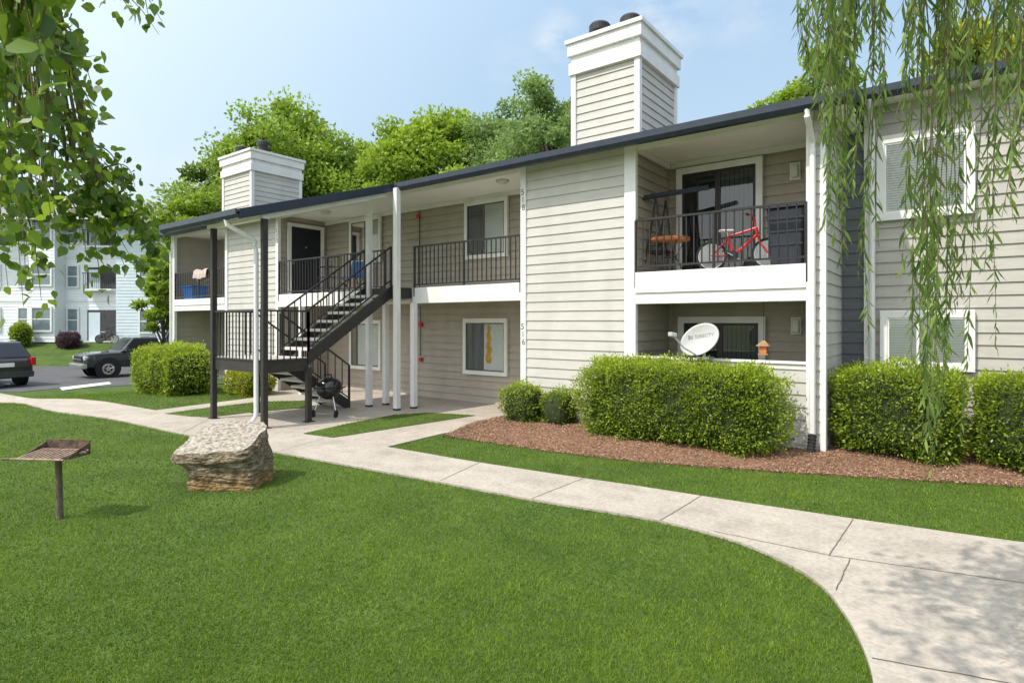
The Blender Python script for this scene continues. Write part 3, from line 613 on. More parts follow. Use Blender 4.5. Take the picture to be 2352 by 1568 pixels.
def dish():
    c=Vector((PX(1608,9.2),9.2,PZ(1608,781,9.2)))
    t=E('satellite_dish','pale grey satellite dish with lettering mounted on the patio wall behind the hedge','satellite dish',(c.x,c.y,0))
    nrm=Vector((.12,-.95,.26)).normalized(); xa=Vector((0,0,1)).cross(nrm).normalized(); ya=nrm.cross(xa)
    rot=Matrix.Rotation(R(36),4,nrm); xa=(rot@xa); ya=(rot@ya)
    Mx=Matrix((( xa.x,ya.x,nrm.x,0),(xa.y,ya.y,nrm.y,0),(xa.z,ya.z,nrm.z,c.z),(0,0,0,1)))
    A,Bq=.325,.235; par=lambda x,y:.05*((x/A)**2+(y/Bq)**2)
    vs=[];fs=[];n=40
    for side in (0,1):
        for i in range(11):
            r=i/10
            for k in range(n):
                a=2*PI*k/n; x=A*r*math.cos(a); y=Bq*r*math.sin(a); vs.append((x,y,par(x,y)-side*.014))
    for side in (0,1):
        o=side*11*n
        for i in range(10):
            for k in range(n): fs.append((o+i*n+k,o+i*n+(k+1)%n,o+(i+1)*n+(k+1)%n,o+(i+1)*n+k))
    for k in range(n): fs.append((10*n+k,10*n+(k+1)%n,21*n+(k+1)%n,21*n+k))
    MB().add(vs,fs).build('reflector',M['dish'],t,smooth=True,mtx=Mx)
    ca,sa=math.cos(R(-27)),math.sin(R(-27))
    def tp(x,y): return (x*ca-y*sa+.035, x*sa+y*ca+.05)
    me=textmesh('DIRECTV',.075)
    for v in me.vertices: x,y=tp(v.co.x+.065,v.co.y); v.co=Mx@Vector((x,y,par(x,y)+.005))
    me.materials.clear(); link('lettering',me,M['dishink'],t)
    mb=MB()
    for pts in ([(-.19,-.03),(-.155,-.03),(-.138,-.0),(-.155,.03),(-.19,.03),(-.174,0)],[(-.137,-.034),(-.121,-.03),(-.113,.03),(-.127,.03)]):
        mb.add([(*tp(x,y),par(*tp(x,y))+.005) for x,y in pts],[tuple(range(len(pts)))])
    mb.build('emblem',M['dishink'],t,mtx=Mx)
    e=Vector((-.30,-.40,c.z+.09)); b=Mx@Vector((-.18,-.17,.05)); MB().tube([b,b.lerp(e,.5)+Vector((0,0,-.05)),e],.016,8).build('feed_arm',M['dish'],t)
    d=(Mx@Vector((0,0,0))-e).normalized(); MB().bar(e-d*.05,e+d*.06,.11,.07).build('feed_horn',M['dish'],t,bevel=.015)
    k=Mx@Vector((0,0,-.03)); MB().tube([k,k+Vector((.02,.1,-.05)),(k.x+.02,k.y+.12,1.44)],.025,10).build('mast',M['chrome'],t)
    MB().box(k.x-.08,k.x+.12,k.y+.04,k.y+.3,1.412,1.445).build('mount_bracket',M['chrome'],t)
dish()
def feeder():
    Y=9.75; x=PX(1754,Y); z=PZ(1754,812,Y); t=E('bird_feeder','small brown house shaped bird feeder hanging from the balcony','bird feeder',(x,Y,z))
    MB().box(-.075,.075,-.06,.06,-.02,0.).build('tray',M['feeder'],t); MB().box(-.05,.05,-.04,.04,0,.13).build('seed_box',M['orange'],t)
    mb=MB(); mb.add([(-.105,-.08,.12),(.105,-.08,.12),(.105,.08,.12),(-.105,.08,.12),(-.02,0,.21),(.02,0,.21)],[(0,1,5,4),(2,3,4,5),(1,2,5),(3,0,4),(0,3,2,1)]); mb.build('roof',M['feeder'],t)
    MB().tube([(0,0,.20),(0,0,2.33-z)],.004,6).build('hanging_wire',M['black'],t)
feeder()
def bicycle(loc,rz,label,sc=1,paint='red'):
    t=E('bicycle',label,'bicycle',loc,rz); t.scale=(sc,)*3; RD=M[paint]
    r=.25; wb=.86
    for x in (0,wb):
        w=MB().lathe([(.018,-.03),(.03,-.02),(.03,.02),(.018,.03)],12,(x,0,r),'y').build('wheel',M['chrome'],t)
        vs=[];fs=[];N=28
        for i in range(N):
            a=2*PI*i/N
            for k in range(6):
                b=2*PI*k/6; rr=r-.022+.022*math.cos(b); vs.append((x+rr*math.cos(a),.022*math.sin(b),r+rr*math.sin(a)))
        for i in range(N):
            for k in range(6): fs.append((i*6+k,i*6+(k+1)%6,((i+1)%N)*6+(k+1)%6,((i+1)%N)*6+k))
        MB().add(vs,fs).build('tyre',M['rubber'],w)
        MB().lathe([(r-.055,-.012),(r-.042,-.014),(r-.042,.014),(r-.055,.012),(r-.055,-.012)],28,(x,0,r),'y').build('rim',M['chrome'],w)
        mb=MB()
        for i in range(14): a=2*PI*i/14; mb.tube([(x+.02*math.cos(a),0,r+.02*math.sin(a)),(x+(r-.05)*math.cos(a),0,r+(r-.05)*math.sin(a))],.0025,4)
        mb.build('spokes',M['chrome'],w)
    bb=(.34,0,.24); st=(.26,0,.55); hd=(.68,0,.66); hd2=(.71,0,.56)
    mb=MB()
    for a,b,q in ((bb,st,.022),(st,hd,.02),(bb,hd2,.026),(hd,hd2,.027)): mb.tube([a,b],q,8)
    for s in (-1,1): mb.tube([(0,s*.045,r),bb],.012,6); mb.tube([(0,s*.045,r),(.27,s*.01,.52)],.012,6)
    mb.build('frame',RD,t)
    mb=MB()
    for s in (-1,1): mb.tube([(.71,s*.03,.55),(.73,s*.045,.45),(wb,s*.045,r)],.015,6)
    mb.build('fork',RD,t)
    mb=MB(); mb.tube([hd,(.665,0,.78)],.013,8); mb.tube([(.60,-.27,.84),(.64,-.14,.84),(.665,-.05,.78),(.665,.05,.78),(.64,.14,.84),(.60,.27,.84)],.012,8); mb.build('handlebar',RD,t)
    for s in (-1,1): MB().tube([(.60,s*.2,.842),(.585,s*.29,.84)],.017,8).build('grip',M['rubber'],t)
    MB().tube([st,(.245,0,.63)],.012,8).build('seat_post',M['chrome'],t)
    MB().hexa([(.12,-.07,.63),(.36,-.018,.63),(.36,.018,.63),(.12,.07,.63),(.13,-.065,.67),(.37,-.015,.665),(.37,.015,.665),(.13,.065,.67)]).build('saddle',M['saddle'],t,bevel=.015)
    MB().lathe([(.02,-.035),(.085,-.035),(.085,-.028),(.02,-.028)],20,bb,'y').build('chainring',M['black'],t)
    for s in (-1,1):
        MB().tube([(bb[0],s*.05,bb[2]),(bb[0]+s*.11,s*.06,bb[2]-s*.07)],.009,6).build('crank_arm',M['chrome'],t); MB().box(bb[0]+s*.11-.04,bb[0]+s*.11+.04,s*.1-.035,s*.1+.035,bb[2]-s*.07-.01,bb[2]-s*.07+.01).build('pedal',M['black'],t)
Yb=9.72; bicycle((PX(1634,Yb),Yb,2.84),R(7),'small red bicycle parked on the upper right balcony',1.02)
def bin_():
    Y=9.95; x=PX(1812,Y); t=E('trash_bin','tall dark wheeled trash bin at the right end of the upper balcony','trash bin',(x,Y,2.84))
    MB().hexa([(-.22,-.24,.04),(.22,-.24,.04),(.22,.24,.04),(-.22,.24,.04),(-.27,-.29,.92),(.27,-.29,.92),(.27,.29,.92),(-.27,.29,.92)]).build('body',M['bin'],t,bevel=.03)
    mb=MB(); mb.box(-.29,.29,-.32,.31,.92,.96); mb.box(-.25,.25,-.27,.26,.96,1.0); mb.build('lid',M['bin'],t,bevel=.015)
    for z in (.35,.55,.75): w=.22+.055*z; MB().box(-w-.012,w+.012,-.25-.06*z,-.23-.058*z,z,z+.03).build('rib',M['bin'],t)
    for s in (-1,1): MB().lathe([(.02,-.025),(.1,-.025),(.1,.025),(.02,.025)],18,(s*.24,.24,.1),'x').build('wheel',M['rubber'],t)
    MB().tube([(-.2,.34,.9),(-.2,.4,.9),(.2,.4,.9),(.2,.34,.9)],.015,8).build('handle',M['bin'],t)
bin_()
def table():
    Y=10.0; x=PX(1540,Y); t=E('patio_table','round orange topped patio table on the upper right balcony','table',(x,Y,2.84))
    MB().lathe([(0,.60),(.32,.60),(.34,.62),(.34,.66),(0,.66)],28).build('tabletop',M['orange'],t)
    for a in (45,135,225,315): c,s=math.cos(R(a)),math.sin(R(a)); MB().tube([(c*.28,s*.28,0),(c*.1,s*.1,.32),(c*.25,s*.25,.6)],.012,6).build('leg',M['black'],t)
    MB().lathe([(.1,.31),(.11,.32),(.1,.33)],16).build('ring',M['black'],t)
table()
def swing():
    Y=10.0; x0=PX(1492,Y); t=E('patio_swing','dark tubular patio swing frame with a rolled canopy on the upper right balcony','swing',(x0,Y,2.84))
    for s in (0,.45):
        MB().tube([(-.12,s,0),(-.05,s,.5),(.06,s,1.0),(.12,s,1.45)],.016,6).build('frame_tube',M['brownmetal'],t); MB().tube([(.25,s,0),(.24,s,.5),(.18,s,1.0),(.12,s,1.45)],.016,6).build('frame_tube',M['brownmetal'],t)
    for z,a,b in ((1.0,.06,.18),(.92,.04,.19),(.55,-.04,.24)): MB().tube([(a,.0,z),(b,.0,z)],.009,6).build('rung',M['brownmetal'],t)
    MB().tube([(-.14,-.1,1.42),(1.02,.2,1.52)],.045,10).build('canopy_roll',M['navy'],t)
    MB().box(-.05,.3,.05,.4,.42,.47).build('seat',M['brownmetal'],t,bevel=.01)
swing()
def tote():
    Y=9.85; x=PX(447,Y); t=E('storage_tote','blue plastic storage tote on the far left balcony','tote',(x,Y,2.79))
    MB().hexa([(-.32,-.22,0),(.32,-.22,0),(.32,.22,0),(-.32,.22,0),(-.38,-.26,.45),(.38,-.26,.45),(.38,.26,.45),(-.38,.26,.45)]).build('body',M['blue'],t,bevel=.02); MB().box(-.41,.41,-.29,.29,.45,.5).build('lid',M['blue'],t,bevel=.01)
tote()
vs=[];fs=[];x0=PX(446,9.47);x1=PX(478,9.47);nu=16;path=[(9.56,3.4),(9.54,3.6),(9.53,3.72),(9.49,3.79),(9.43,3.74),(9.41,3.6),(9.4,3.48)]
for j,(y,z) in enumerate(path):
    for i in range(nu+1):
        u=i/nu; vs.append((x0+(x1-x0)*u,y+.018*math.sin(u*22+j*.3),z+.02*math.sin(u*9)))
for j in range(len(path)-1):
    for i in range(nu): fs.append((j*(nu+1)+i,j*(nu+1)+i+1,(j+1)*(nu+1)+i+1,(j+1)*(nu+1)+i))
o=MB().add(vs,fs).build('towel',M['cloth'],None,smooth=True); o['label']='pale pinkish towel draped over the far left balcony railing'; o['category']='towel'
def chair(loc):
    t=E('folding_chair','blue folding chair on the upper walkway behind the railing','chair',loc,R(20))
    MB().box(-.22,.22,-.2,.2,.43,.46).build('seat',M['blue'],t,bevel=.01); MB().hexa([(-.22,.2,.46),(.22,.2,.46),(.22,.23,.46),(-.22,.23,.46),(-.22,.3,.9),(.22,.3,.9),(.22,.33,.9),(-.22,.33,.9)]).build('backrest',M['blue'],t,bevel=.01)
    for x in (-.2,.2):
        for y in (-.18,.2): MB().tube([(x,y,.43),(x,-y*1.1,0)],.012,6).build('leg',M['black'],t)
Y=10.0; chair((PX(810,Y),Y,2.77))
def rack():
    Y=10.1; t=E('wire_rack','black wire shelf rack beside the upper entry door','rack',(PX(752,Y),Y,2.77))
    for x in (-.3,.3):
        for y in (-.18,.18): MB().tube([(x,y,0),(x,y,1.1)],.012,6).build('upright',M['black'],t)
    for z in (.2,.5,.8,1.08):
        mb=MB()
        for i in range(7): mb.tube([(-.3,-.18+.06*i,z),(.3,-.18+.06*i,z)],.005,4)
        for x in (-.3,0,.3): mb.tube([(x,-.18,z),(x,.18,z)],.007,4)
        mb.build('shelf',M['black'],t)
rack()
# ---------------------------------------------------------------- VEGETATION
def superell(c,h,N,k=5,jit=.10,lump=.09,seed=0,f=2.2):
    c=np.array(c);h=np.array(h)
    area=np.array([h[1]*h[2],h[0]*h[2],h[0]*h[1]]); area=area/area.sum(); ax=rng.choice(3,N,p=area); p=rng.uniform(-1,1,(N,3)); sg=rng.choice([-1,1],N); p[np.arange(N),ax]=sg
    q=p/((np.abs(p)**k).sum(1)**(1/k))[:,None]
    s=1-np.abs(rng.normal(size=N))*jit
    W=q*h
    lm=np.array([mnoise.noise((a*f+seed,b*f,d*f)) for a,b,d in W])*lump+np.array([mnoise.noise((a*f*3+seed,b*f*3,d*f*3)) for a,b,d in W])*lump*.7
    return c+W*s[:,None]+q*lm[:,None], q, 1-s, lm
def shrub(name,label,c,h,N,ls,matn='l_hedge',group=None,cat='hedge',k=5,lump=.09,jit=.1):
    base=(c[0],c[1],c[2]-h[2]); t=E(name,label,cat,base,group=group,world=True)
    P,q,dep,lm=superell(c,h,N,k,jit,lump,seed=c[0]*3)
    D=q*.7+rng.normal(size=(N,3))*.6+np.array([0,0,.25])
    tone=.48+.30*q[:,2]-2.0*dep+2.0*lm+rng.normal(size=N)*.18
    n2=N//12; P2,q2,d2,l2=superell(c,h,n2,k,.02,lump,seed=c[0]*3); up=q2*.8; up[:,2]+=.5
    P2=P2+unit(up)*rng.uniform(.0,.08,n2)[:,None]
    Pa=np.concatenate([P,P2]); Da=np.concatenate([D,up+rng.normal(size=(n2,3))*.4]); La=np.concatenate([rng.uniform(.7,1.3,N)*ls,rng.uniform(.9,1.5,n2)*ls]); Wa=np.concatenate([rng.uniform(.5,.75,N)*ls,np.full(n2,.5*ls)])
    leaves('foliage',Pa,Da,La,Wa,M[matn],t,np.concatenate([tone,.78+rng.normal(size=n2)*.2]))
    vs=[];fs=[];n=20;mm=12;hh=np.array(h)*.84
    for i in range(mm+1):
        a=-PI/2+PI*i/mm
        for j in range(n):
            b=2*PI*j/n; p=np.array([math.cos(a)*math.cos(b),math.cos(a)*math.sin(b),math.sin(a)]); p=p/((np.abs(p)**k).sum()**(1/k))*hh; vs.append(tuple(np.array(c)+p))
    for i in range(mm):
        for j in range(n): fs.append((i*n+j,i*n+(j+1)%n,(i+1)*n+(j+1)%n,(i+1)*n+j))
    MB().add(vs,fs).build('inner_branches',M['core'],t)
    mb=MB()
    for i in range(max(3,int(h[0]*6))):
        x=c[0]+random.uniform(-.7,.7)*h[0]; y=c[1]+random.uniform(-.5,.5)*h[1]; mb.tube([(c[0],c[1],base[2]-.1),(x,y,base[2]+.5*h[2])],.014,5)
    mb.build('stems',M['bark'],t)
    return t
hx0,hx1=PX(1330,8.85),PX(1808,8.85)
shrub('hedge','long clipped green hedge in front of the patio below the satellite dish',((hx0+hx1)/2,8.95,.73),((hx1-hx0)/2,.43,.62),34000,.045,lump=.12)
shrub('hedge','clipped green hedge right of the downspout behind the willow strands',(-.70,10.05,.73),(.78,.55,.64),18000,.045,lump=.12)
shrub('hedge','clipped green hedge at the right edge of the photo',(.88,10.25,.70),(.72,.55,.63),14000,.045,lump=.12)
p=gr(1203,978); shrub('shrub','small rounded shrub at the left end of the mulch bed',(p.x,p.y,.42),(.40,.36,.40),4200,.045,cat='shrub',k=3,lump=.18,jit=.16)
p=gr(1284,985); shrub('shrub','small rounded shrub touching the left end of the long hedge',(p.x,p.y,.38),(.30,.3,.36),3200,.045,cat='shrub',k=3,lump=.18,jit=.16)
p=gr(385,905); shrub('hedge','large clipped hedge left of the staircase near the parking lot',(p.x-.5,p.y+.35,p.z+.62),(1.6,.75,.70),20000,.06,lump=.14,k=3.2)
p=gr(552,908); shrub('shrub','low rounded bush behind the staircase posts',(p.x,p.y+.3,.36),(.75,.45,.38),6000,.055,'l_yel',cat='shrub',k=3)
def tree(label,base,top_,cr,cb,ncl,nl,ls,matn,seed,name='tree',trunk=.25,spread=.19,group=None):
    t=E(name,label,'tree',base,group=group,world=True); rs=np.random.default_rng(seed)
    bx,by,bz=base; cz=(top_+cb)/2; rz=(top_-cb)/2
    C=[]
    while len(C)<ncl:
        d=rs.normal(size=3); d/=np.linalg.norm(d); r=rs.uniform(.3,1)**.5*.9
        az=math.atan2(d[1],d[0]); mod=1+.16*math.sin(3*az+seed)+.10*math.sin(5*az+2*seed)+.12*math.sin(4*d[2]*2+seed)
        zf=d[2]; wid=1-.2*max(0,zf)
        C.append((bx+d[0]*r*cr*mod*wid,by+d[1]*r*cr*mod*wid,cz+zf*r*rz*(.95+.1*math.sin(seed+az*2))))
    C=np.array(C); cs=rs.uniform(.5,1.3,ncl)*cr*spread
    per=nl//ncl; idx=np.repeat(np.arange(ncl),per); n=len(idx)
    d=unit(rng.normal(size=(n,3))); rr=rng.random(n)**.55*1.1
    P=C[idx]+d*(rr*cs[idx])[:,None]*np.array([1.15,1.15,.85])
    ct=rs.normal(size=ncl)*.13
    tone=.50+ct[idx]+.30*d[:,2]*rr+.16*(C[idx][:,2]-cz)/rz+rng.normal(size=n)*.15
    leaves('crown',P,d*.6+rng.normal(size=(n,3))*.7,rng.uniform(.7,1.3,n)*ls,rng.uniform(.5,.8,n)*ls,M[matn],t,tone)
    mb=MB(); hgt=cb-bz; mb.tube([(bx,by,bz-.3),(bx+.1,by,bz+hgt*.6),(bx-.05,by,cb+rz*.4),(bx,by,cb+rz*1.2)],[trunk,trunk*.8,trunk*.55,trunk*.2],10); mb.build('trunk',M['bark'],t)
    mb=MB()
    for i in range(min(ncl,26)):
        c=C[i]; s=Vector((bx,by,min(cb+rz*.8,max(bz+hgt*.7,c[2]-rz*.6)))); e=Vector(c); m_=s.lerp(e,.5)+Vector((0,0,-.1*cr)); mb.tube([s,m_,e],[trunk*.35,trunk*.22,trunk*.06],6)
    mb.build('limbs',M['bark'],t); return t
def tpos(u,Y): return PX(u,Y)
G='trees behind the apartment building'
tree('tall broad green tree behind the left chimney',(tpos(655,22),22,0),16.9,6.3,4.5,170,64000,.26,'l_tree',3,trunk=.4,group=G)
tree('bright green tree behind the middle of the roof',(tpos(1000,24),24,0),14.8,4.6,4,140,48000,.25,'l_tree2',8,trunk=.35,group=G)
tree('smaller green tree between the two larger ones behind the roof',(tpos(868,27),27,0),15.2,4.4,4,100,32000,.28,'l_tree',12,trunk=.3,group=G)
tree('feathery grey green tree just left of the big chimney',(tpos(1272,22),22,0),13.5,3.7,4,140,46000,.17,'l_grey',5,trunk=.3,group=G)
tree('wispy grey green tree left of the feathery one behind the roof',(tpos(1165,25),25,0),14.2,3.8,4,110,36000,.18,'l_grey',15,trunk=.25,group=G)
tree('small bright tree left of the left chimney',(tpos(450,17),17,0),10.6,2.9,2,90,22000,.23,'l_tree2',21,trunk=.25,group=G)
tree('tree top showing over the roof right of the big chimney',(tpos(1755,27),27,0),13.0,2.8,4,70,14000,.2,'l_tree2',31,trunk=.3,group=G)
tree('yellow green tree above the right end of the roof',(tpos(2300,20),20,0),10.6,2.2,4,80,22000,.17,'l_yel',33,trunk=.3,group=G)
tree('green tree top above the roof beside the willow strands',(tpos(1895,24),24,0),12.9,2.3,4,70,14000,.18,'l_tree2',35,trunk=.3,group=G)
# ---------------------------------------------------------------- LEFT BUILDING
wx,wy=c2w(-32,37); LB=E('neighbouring_building','pale blue three storey apartment building beyond the parking lot','apartment building',(wx,wy,.78),YAW)
lx=lambda u:(u-1200)/36.46+32
lz=lambda v:2-(v-740)/36.46-.78
mb=MB(); siding(mb,'x',0,-14,lx(282),0,7.6,-1,.2); mb.box(-14,lx(282),0,12,0,7.6); mb.build('wall',M['lblue'],LB)
mb=MB(); siding(mb,'x',-.6,lx(282),lx(395),0,7.6,-1,.2); mb.box(lx(282),lx(395),-.6,12,0,7.6); mb.build('wall',M['bluewall'],LB)
mb=MB(); siding(mb,'x',-.9,lx(90),lx(152),0,7.6,-1,.2); mb.box(lx(90),lx(152),-.9,0,0,7.6); mb.build('wall',M['lblue'],LB)
mb=MB(); mb.add([(-15,-1.5,7.6),(lx(395)+.6,-1.5,7.6),(lx(395)+.6,13,7.6),(-15,13,7.6),(-12,5.5,9.9),(lx(395)-5,5.5,9.9)],[(0,1,5,4),(1,2,5),(2,3,4,5),(3,0,4),(0,3,2,1)]); mb.build('roof',M['rooflight'],LB)
MB().box(-15,lx(395)+.6,-1.54,-1.44,7.45,7.62).build('gutter',M['white'],LB)
def lw(u0,u1,v0,v1,y):
    x0,x1,z0,z1=lx(u0),lx(u1),lz(v1),lz(v0); mb=MB(); f=.1
    mb.box(x0-f,x1+f,y-.1,y-.035,z1,z1+f); mb.box(x0-f,x1+f,y-.1,y-.035,z0-f,z0); mb.box(x0-f,x0,y-.1,y-.035,z0,z1); mb.box(x1,x1+f,y-.1,y-.035,z0,z1); mb.box(x0,x1,y-.08,y-.045,(z0+z1)/2-.03,(z0+z1)/2+.03)
    w=mb.build('window',M['white'],LB); MB().box(x0,x1,y-.06,y-.036,z0,z1).build('pane',M['bldglass'],w)
for v0,v1 in ((708,758),(610,656),(512,556)):
    lw(104,144,v0,v1,-.9); lw(45,75,v0,v1,0); lw(338,362,v0+6,v1+4,-.6); lw(158,180,v0+2,v1+2,0); lw(-40,0,v0,v1,0)
for v0,v1 in ((712,783),(614,664),(516,566)):
    d=MB().box(lx(202),lx(268),-.06,-.035,lz(v1),lz(v0)).build('balcony',M['inside'],LB)
    mb=MB(); mb.box(lx(202),lx(268),-.5,-.07,lz(v1)-.12,lz(v1)); mb.build('balcony_floor',M['white'],d)
    mb=MB()
    if v0<700:
        mb.box(lx(202),lx(268),-.5,-.46,lz(v1)+.95,lz(v1)+1.0)
        for i in range(15): xx=lx(202)+.06+i*(lx(268)-lx(202)-.12)/14; mb.box(xx-.012,xx+.012,-.49,-.465,lz(v1),lz(v1)+.95)
        mb.build('balcony_railing',M['black'],d)
    MB().box(lx(206),lx(232),-.09,-.065,lz(v1),lz(v0)-.15).build('patio_door',M['bluewall'],d)
for v in (690,592): MB().box(-14,lx(282),-.045,-.031,lz(v)-.08,lz(v)+.08).build('band_board',M['white'],LB)
def lp(u,z):
    X,Y=c2w((u-1200)/F*z,z); return X,Y,H(X,Y)
x,y,z=lp(48,35.3); shrub('shrub','small cone shaped evergreen in front of the pale blue building',(x,y,z+.72),(.55,.5,.75),3500,.1,cat='shrub',k=2.2)
x,y,z=lp(158,35.2); shrub('shrub','dark purple shrub in front of the pale blue building',(x,y,z+.4),(.75,.5,.45),3000,.1,'l_purple',cat='shrub',k=2.3,lump=.2)
x,y,z=lp(302,35.0); shrub('shrub','low green bush at the blue grey corner of the far building',(x,y,z+.25),(.5,.4,.3),2000,.1,cat='shrub',k=2.5)
x,y,z=lp(248,36.0); bicycle((x-.5,y-.3,z),YAW,'small dark bicycle leaning by the ground floor patio of the pale blue building',1.1,'black')
tree('slim green tree in front of the blue grey corner of the far building',(*c2w((376-1200)/F*28.5,28.5),-.4),6.0,1.1,1.0,40,9000,.16,'l_tree2',41,trunk=.12,spread=.23)
for i,(u,z,tp,r) in enumerate(((310,50,13,4.5),(240,58,14,5),(380,56,12.5,4.5),(430,62,14,5))):
    X,Y=c2w((u-1200)/F*z,z); tree(['round green tree rising behind the roof of the pale blue building','tallest far tree left of the round one behind the pale blue building','far tree filling the gap between the two buildings','most distant tree in the gap left of the chimney'][i],(X,Y,.8),tp,r,3,40,9000,.4,'l_tree' if i%2 else 'l_tree2',50+i,trunk=.3,spread=.23,group='far trees beyond the parking lot')
# ---------------------------------------------------------------- VEHICLES
def wheel(t,x,y,r,s):
    w=MB().lathe([(.06,-.11),(r*.62,-.11),(r*.93,-.11),(r,-.07),(r,.07),(r*.93,.11),(r*.62,.11),(.06,.11)],28,(x,y,r),'y').build('wheel',M['rubber'],t)
    MB().lathe([(0,s*.112),(.06,s*.118),(r*.3,s*.105),(r*.6,s*.118),(r*.64,s*.10)],24,(x,y,r),'y').build('rim',M['chrome'],w)
    mb=MB()
    for i in range(5):
        a=2*PI*i/5+.3; mb.tube([(x+.05*math.cos(a),y+s*.122,r+.05*math.sin(a)),(x+r*.58*math.cos(a),y+s*.122,r+r*.58*math.sin(a))],.022,5)
    mb.build('spokes',M['chrome'],w)
def loft(secs):
    vs=[];fs=[];n=len(secs[0])
    for s in secs: vs+=s
    for i in range(len(secs)-1):
        for k in range(n): fs.append((i*n+k,i*n+(k+1)%n,(i+1)*n+(k+1)%n,(i+1)*n+k))
    fs.append(tuple(range(n))); fs.append(tuple(range((len(secs)-1)*n,len(secs)*n))); return MB().add(vs,fs)
def bodysec(x,zl,zh,w):
    return [(x,-w*.92,zl),(x,-w,zl+.15),(x,-w,zl+(zh-zl)*.62),(x,-w*.93,zh-.03),(x,-w*.8,zh),(x,w*.8,zh),(x,w*.93,zh-.03),(x,w,zl+(zh-zl)*.62),(x,w,zl+.15),(x,w*.92,zl)]
def house(x0,x1,r0,r1,zb,zt,wb,wt):
    return MB().hexa([(x0,-wb,zb),(x1,-wb,zb),(x1,wb,zb),(x0,wb,zb),(r0,-wt,zt),(r1,-wt,zt),(r1,wt,zt),(r0,wt,zt)])
def sidewin(t,x0,x1,r0,r1,zb,zt,wb,wt,f0,f1):
    for s in (-1,1):
        def pt(f,g):
            xb=x0+(x1-x0)*f; xt=r0+(r1-r0)*f; y=wb+(wt-wb)*g+.008; return (xb+(xt-xb)*g,s*y,zb+(zt-zb)*g)
        MB().add([pt(f0,.12),pt(f1,.12),pt(f1,.86),pt(f0,.86)],[(0,1,2,3)]).build('side_window',M['carglass'],t)
def endwin(t,name,xb,xt,zb,zt,wb,wt,sg):
    def pt(f,g): return (xb+(xt-xb)*g+sg*.01,f*(wb+(wt-wb)*g),zb+(zt-zb)*g)
    MB().add([pt(-.86,.12),pt(.86,.12),pt(.86,.86),pt(-.86,.86)],[(0,1,2,3)]).build(name,M['carglass'],t)
def suv():
    X,Y=c2w(-20.85,22.3); f=Vector(c2w(-.90,.43)); t=E('parked_suv','black sport utility vehicle parked at the left edge of the photo','car',(X,Y,-.385),math.atan2(f.y,f.x))
    secs=[bodysec(x,zl,zh,w) for x,zl,zh,w in ((-2.32,.45,.95,.80),(-2.25,.34,1.05,.88),(-1.9,.30,1.08,.93),(0,.28,1.06,.94),(1.0,.28,1.04,.93),(1.7,.30,.98,.91),(2.15,.34,.88,.84),(2.3,.42,.72,.74))]
    loft(secs).build('body',M['carpaint'],t,bevel=.03)
    a=(-2.22,1.15,-1.85,.45,1.05,1.66,.90,.70); house(*a).build('cabin',M['carpaint'],t,bevel=.06)
    for f0,f1 in ((.06,.30),(.33,.60),(.63,.95)): sidewin(t,*a,f0,f1)
    endwin(t,'rear_window',-2.22,-1.85,1.05,1.66,.9,.7,-1); endwin(t,'windscreen',1.15,.45,1.05,1.66,.9,.7,1)
    for x in (-1.38,1.42):
        for s in (-1,1): wheel(t,x,s*.84,.37,s); MB().lathe([(.37,s*.02),(.45,s*.03),(.45,s*.05),(.37,s*.05)],24,(x,s*.9,.38),'y').build('wheel_arch',M['rubber'],t)
    for s in (-1,1): MB().box(-2.36,-2.1,s*.86-.08,s*.86+.08,.78,1.08).build('tail_light',M['taillight'],t,bevel=.02)
    MB().box(-2.42,-2.2,-.86,.86,.36,.58).build('rear_bumper',M['cargrey'],t,bevel=.04); MB().box(-2.36,-2.33,-.26,.26,.76,.9).build('number_plate',M['white'],t)
    for s in (-1,1): MB().tube([(-1.7,s*.6,1.7),(.2,s*.6,1.72)],.02,6).build('roof_rail',M['chrome'],t)
    for s in (-1,1): MB().box(.75,.95,s*1.0-.09,s*1.0+.09,1.08,1.22).build('mirror',M['carpaint'],t,bevel=.03)
suv()
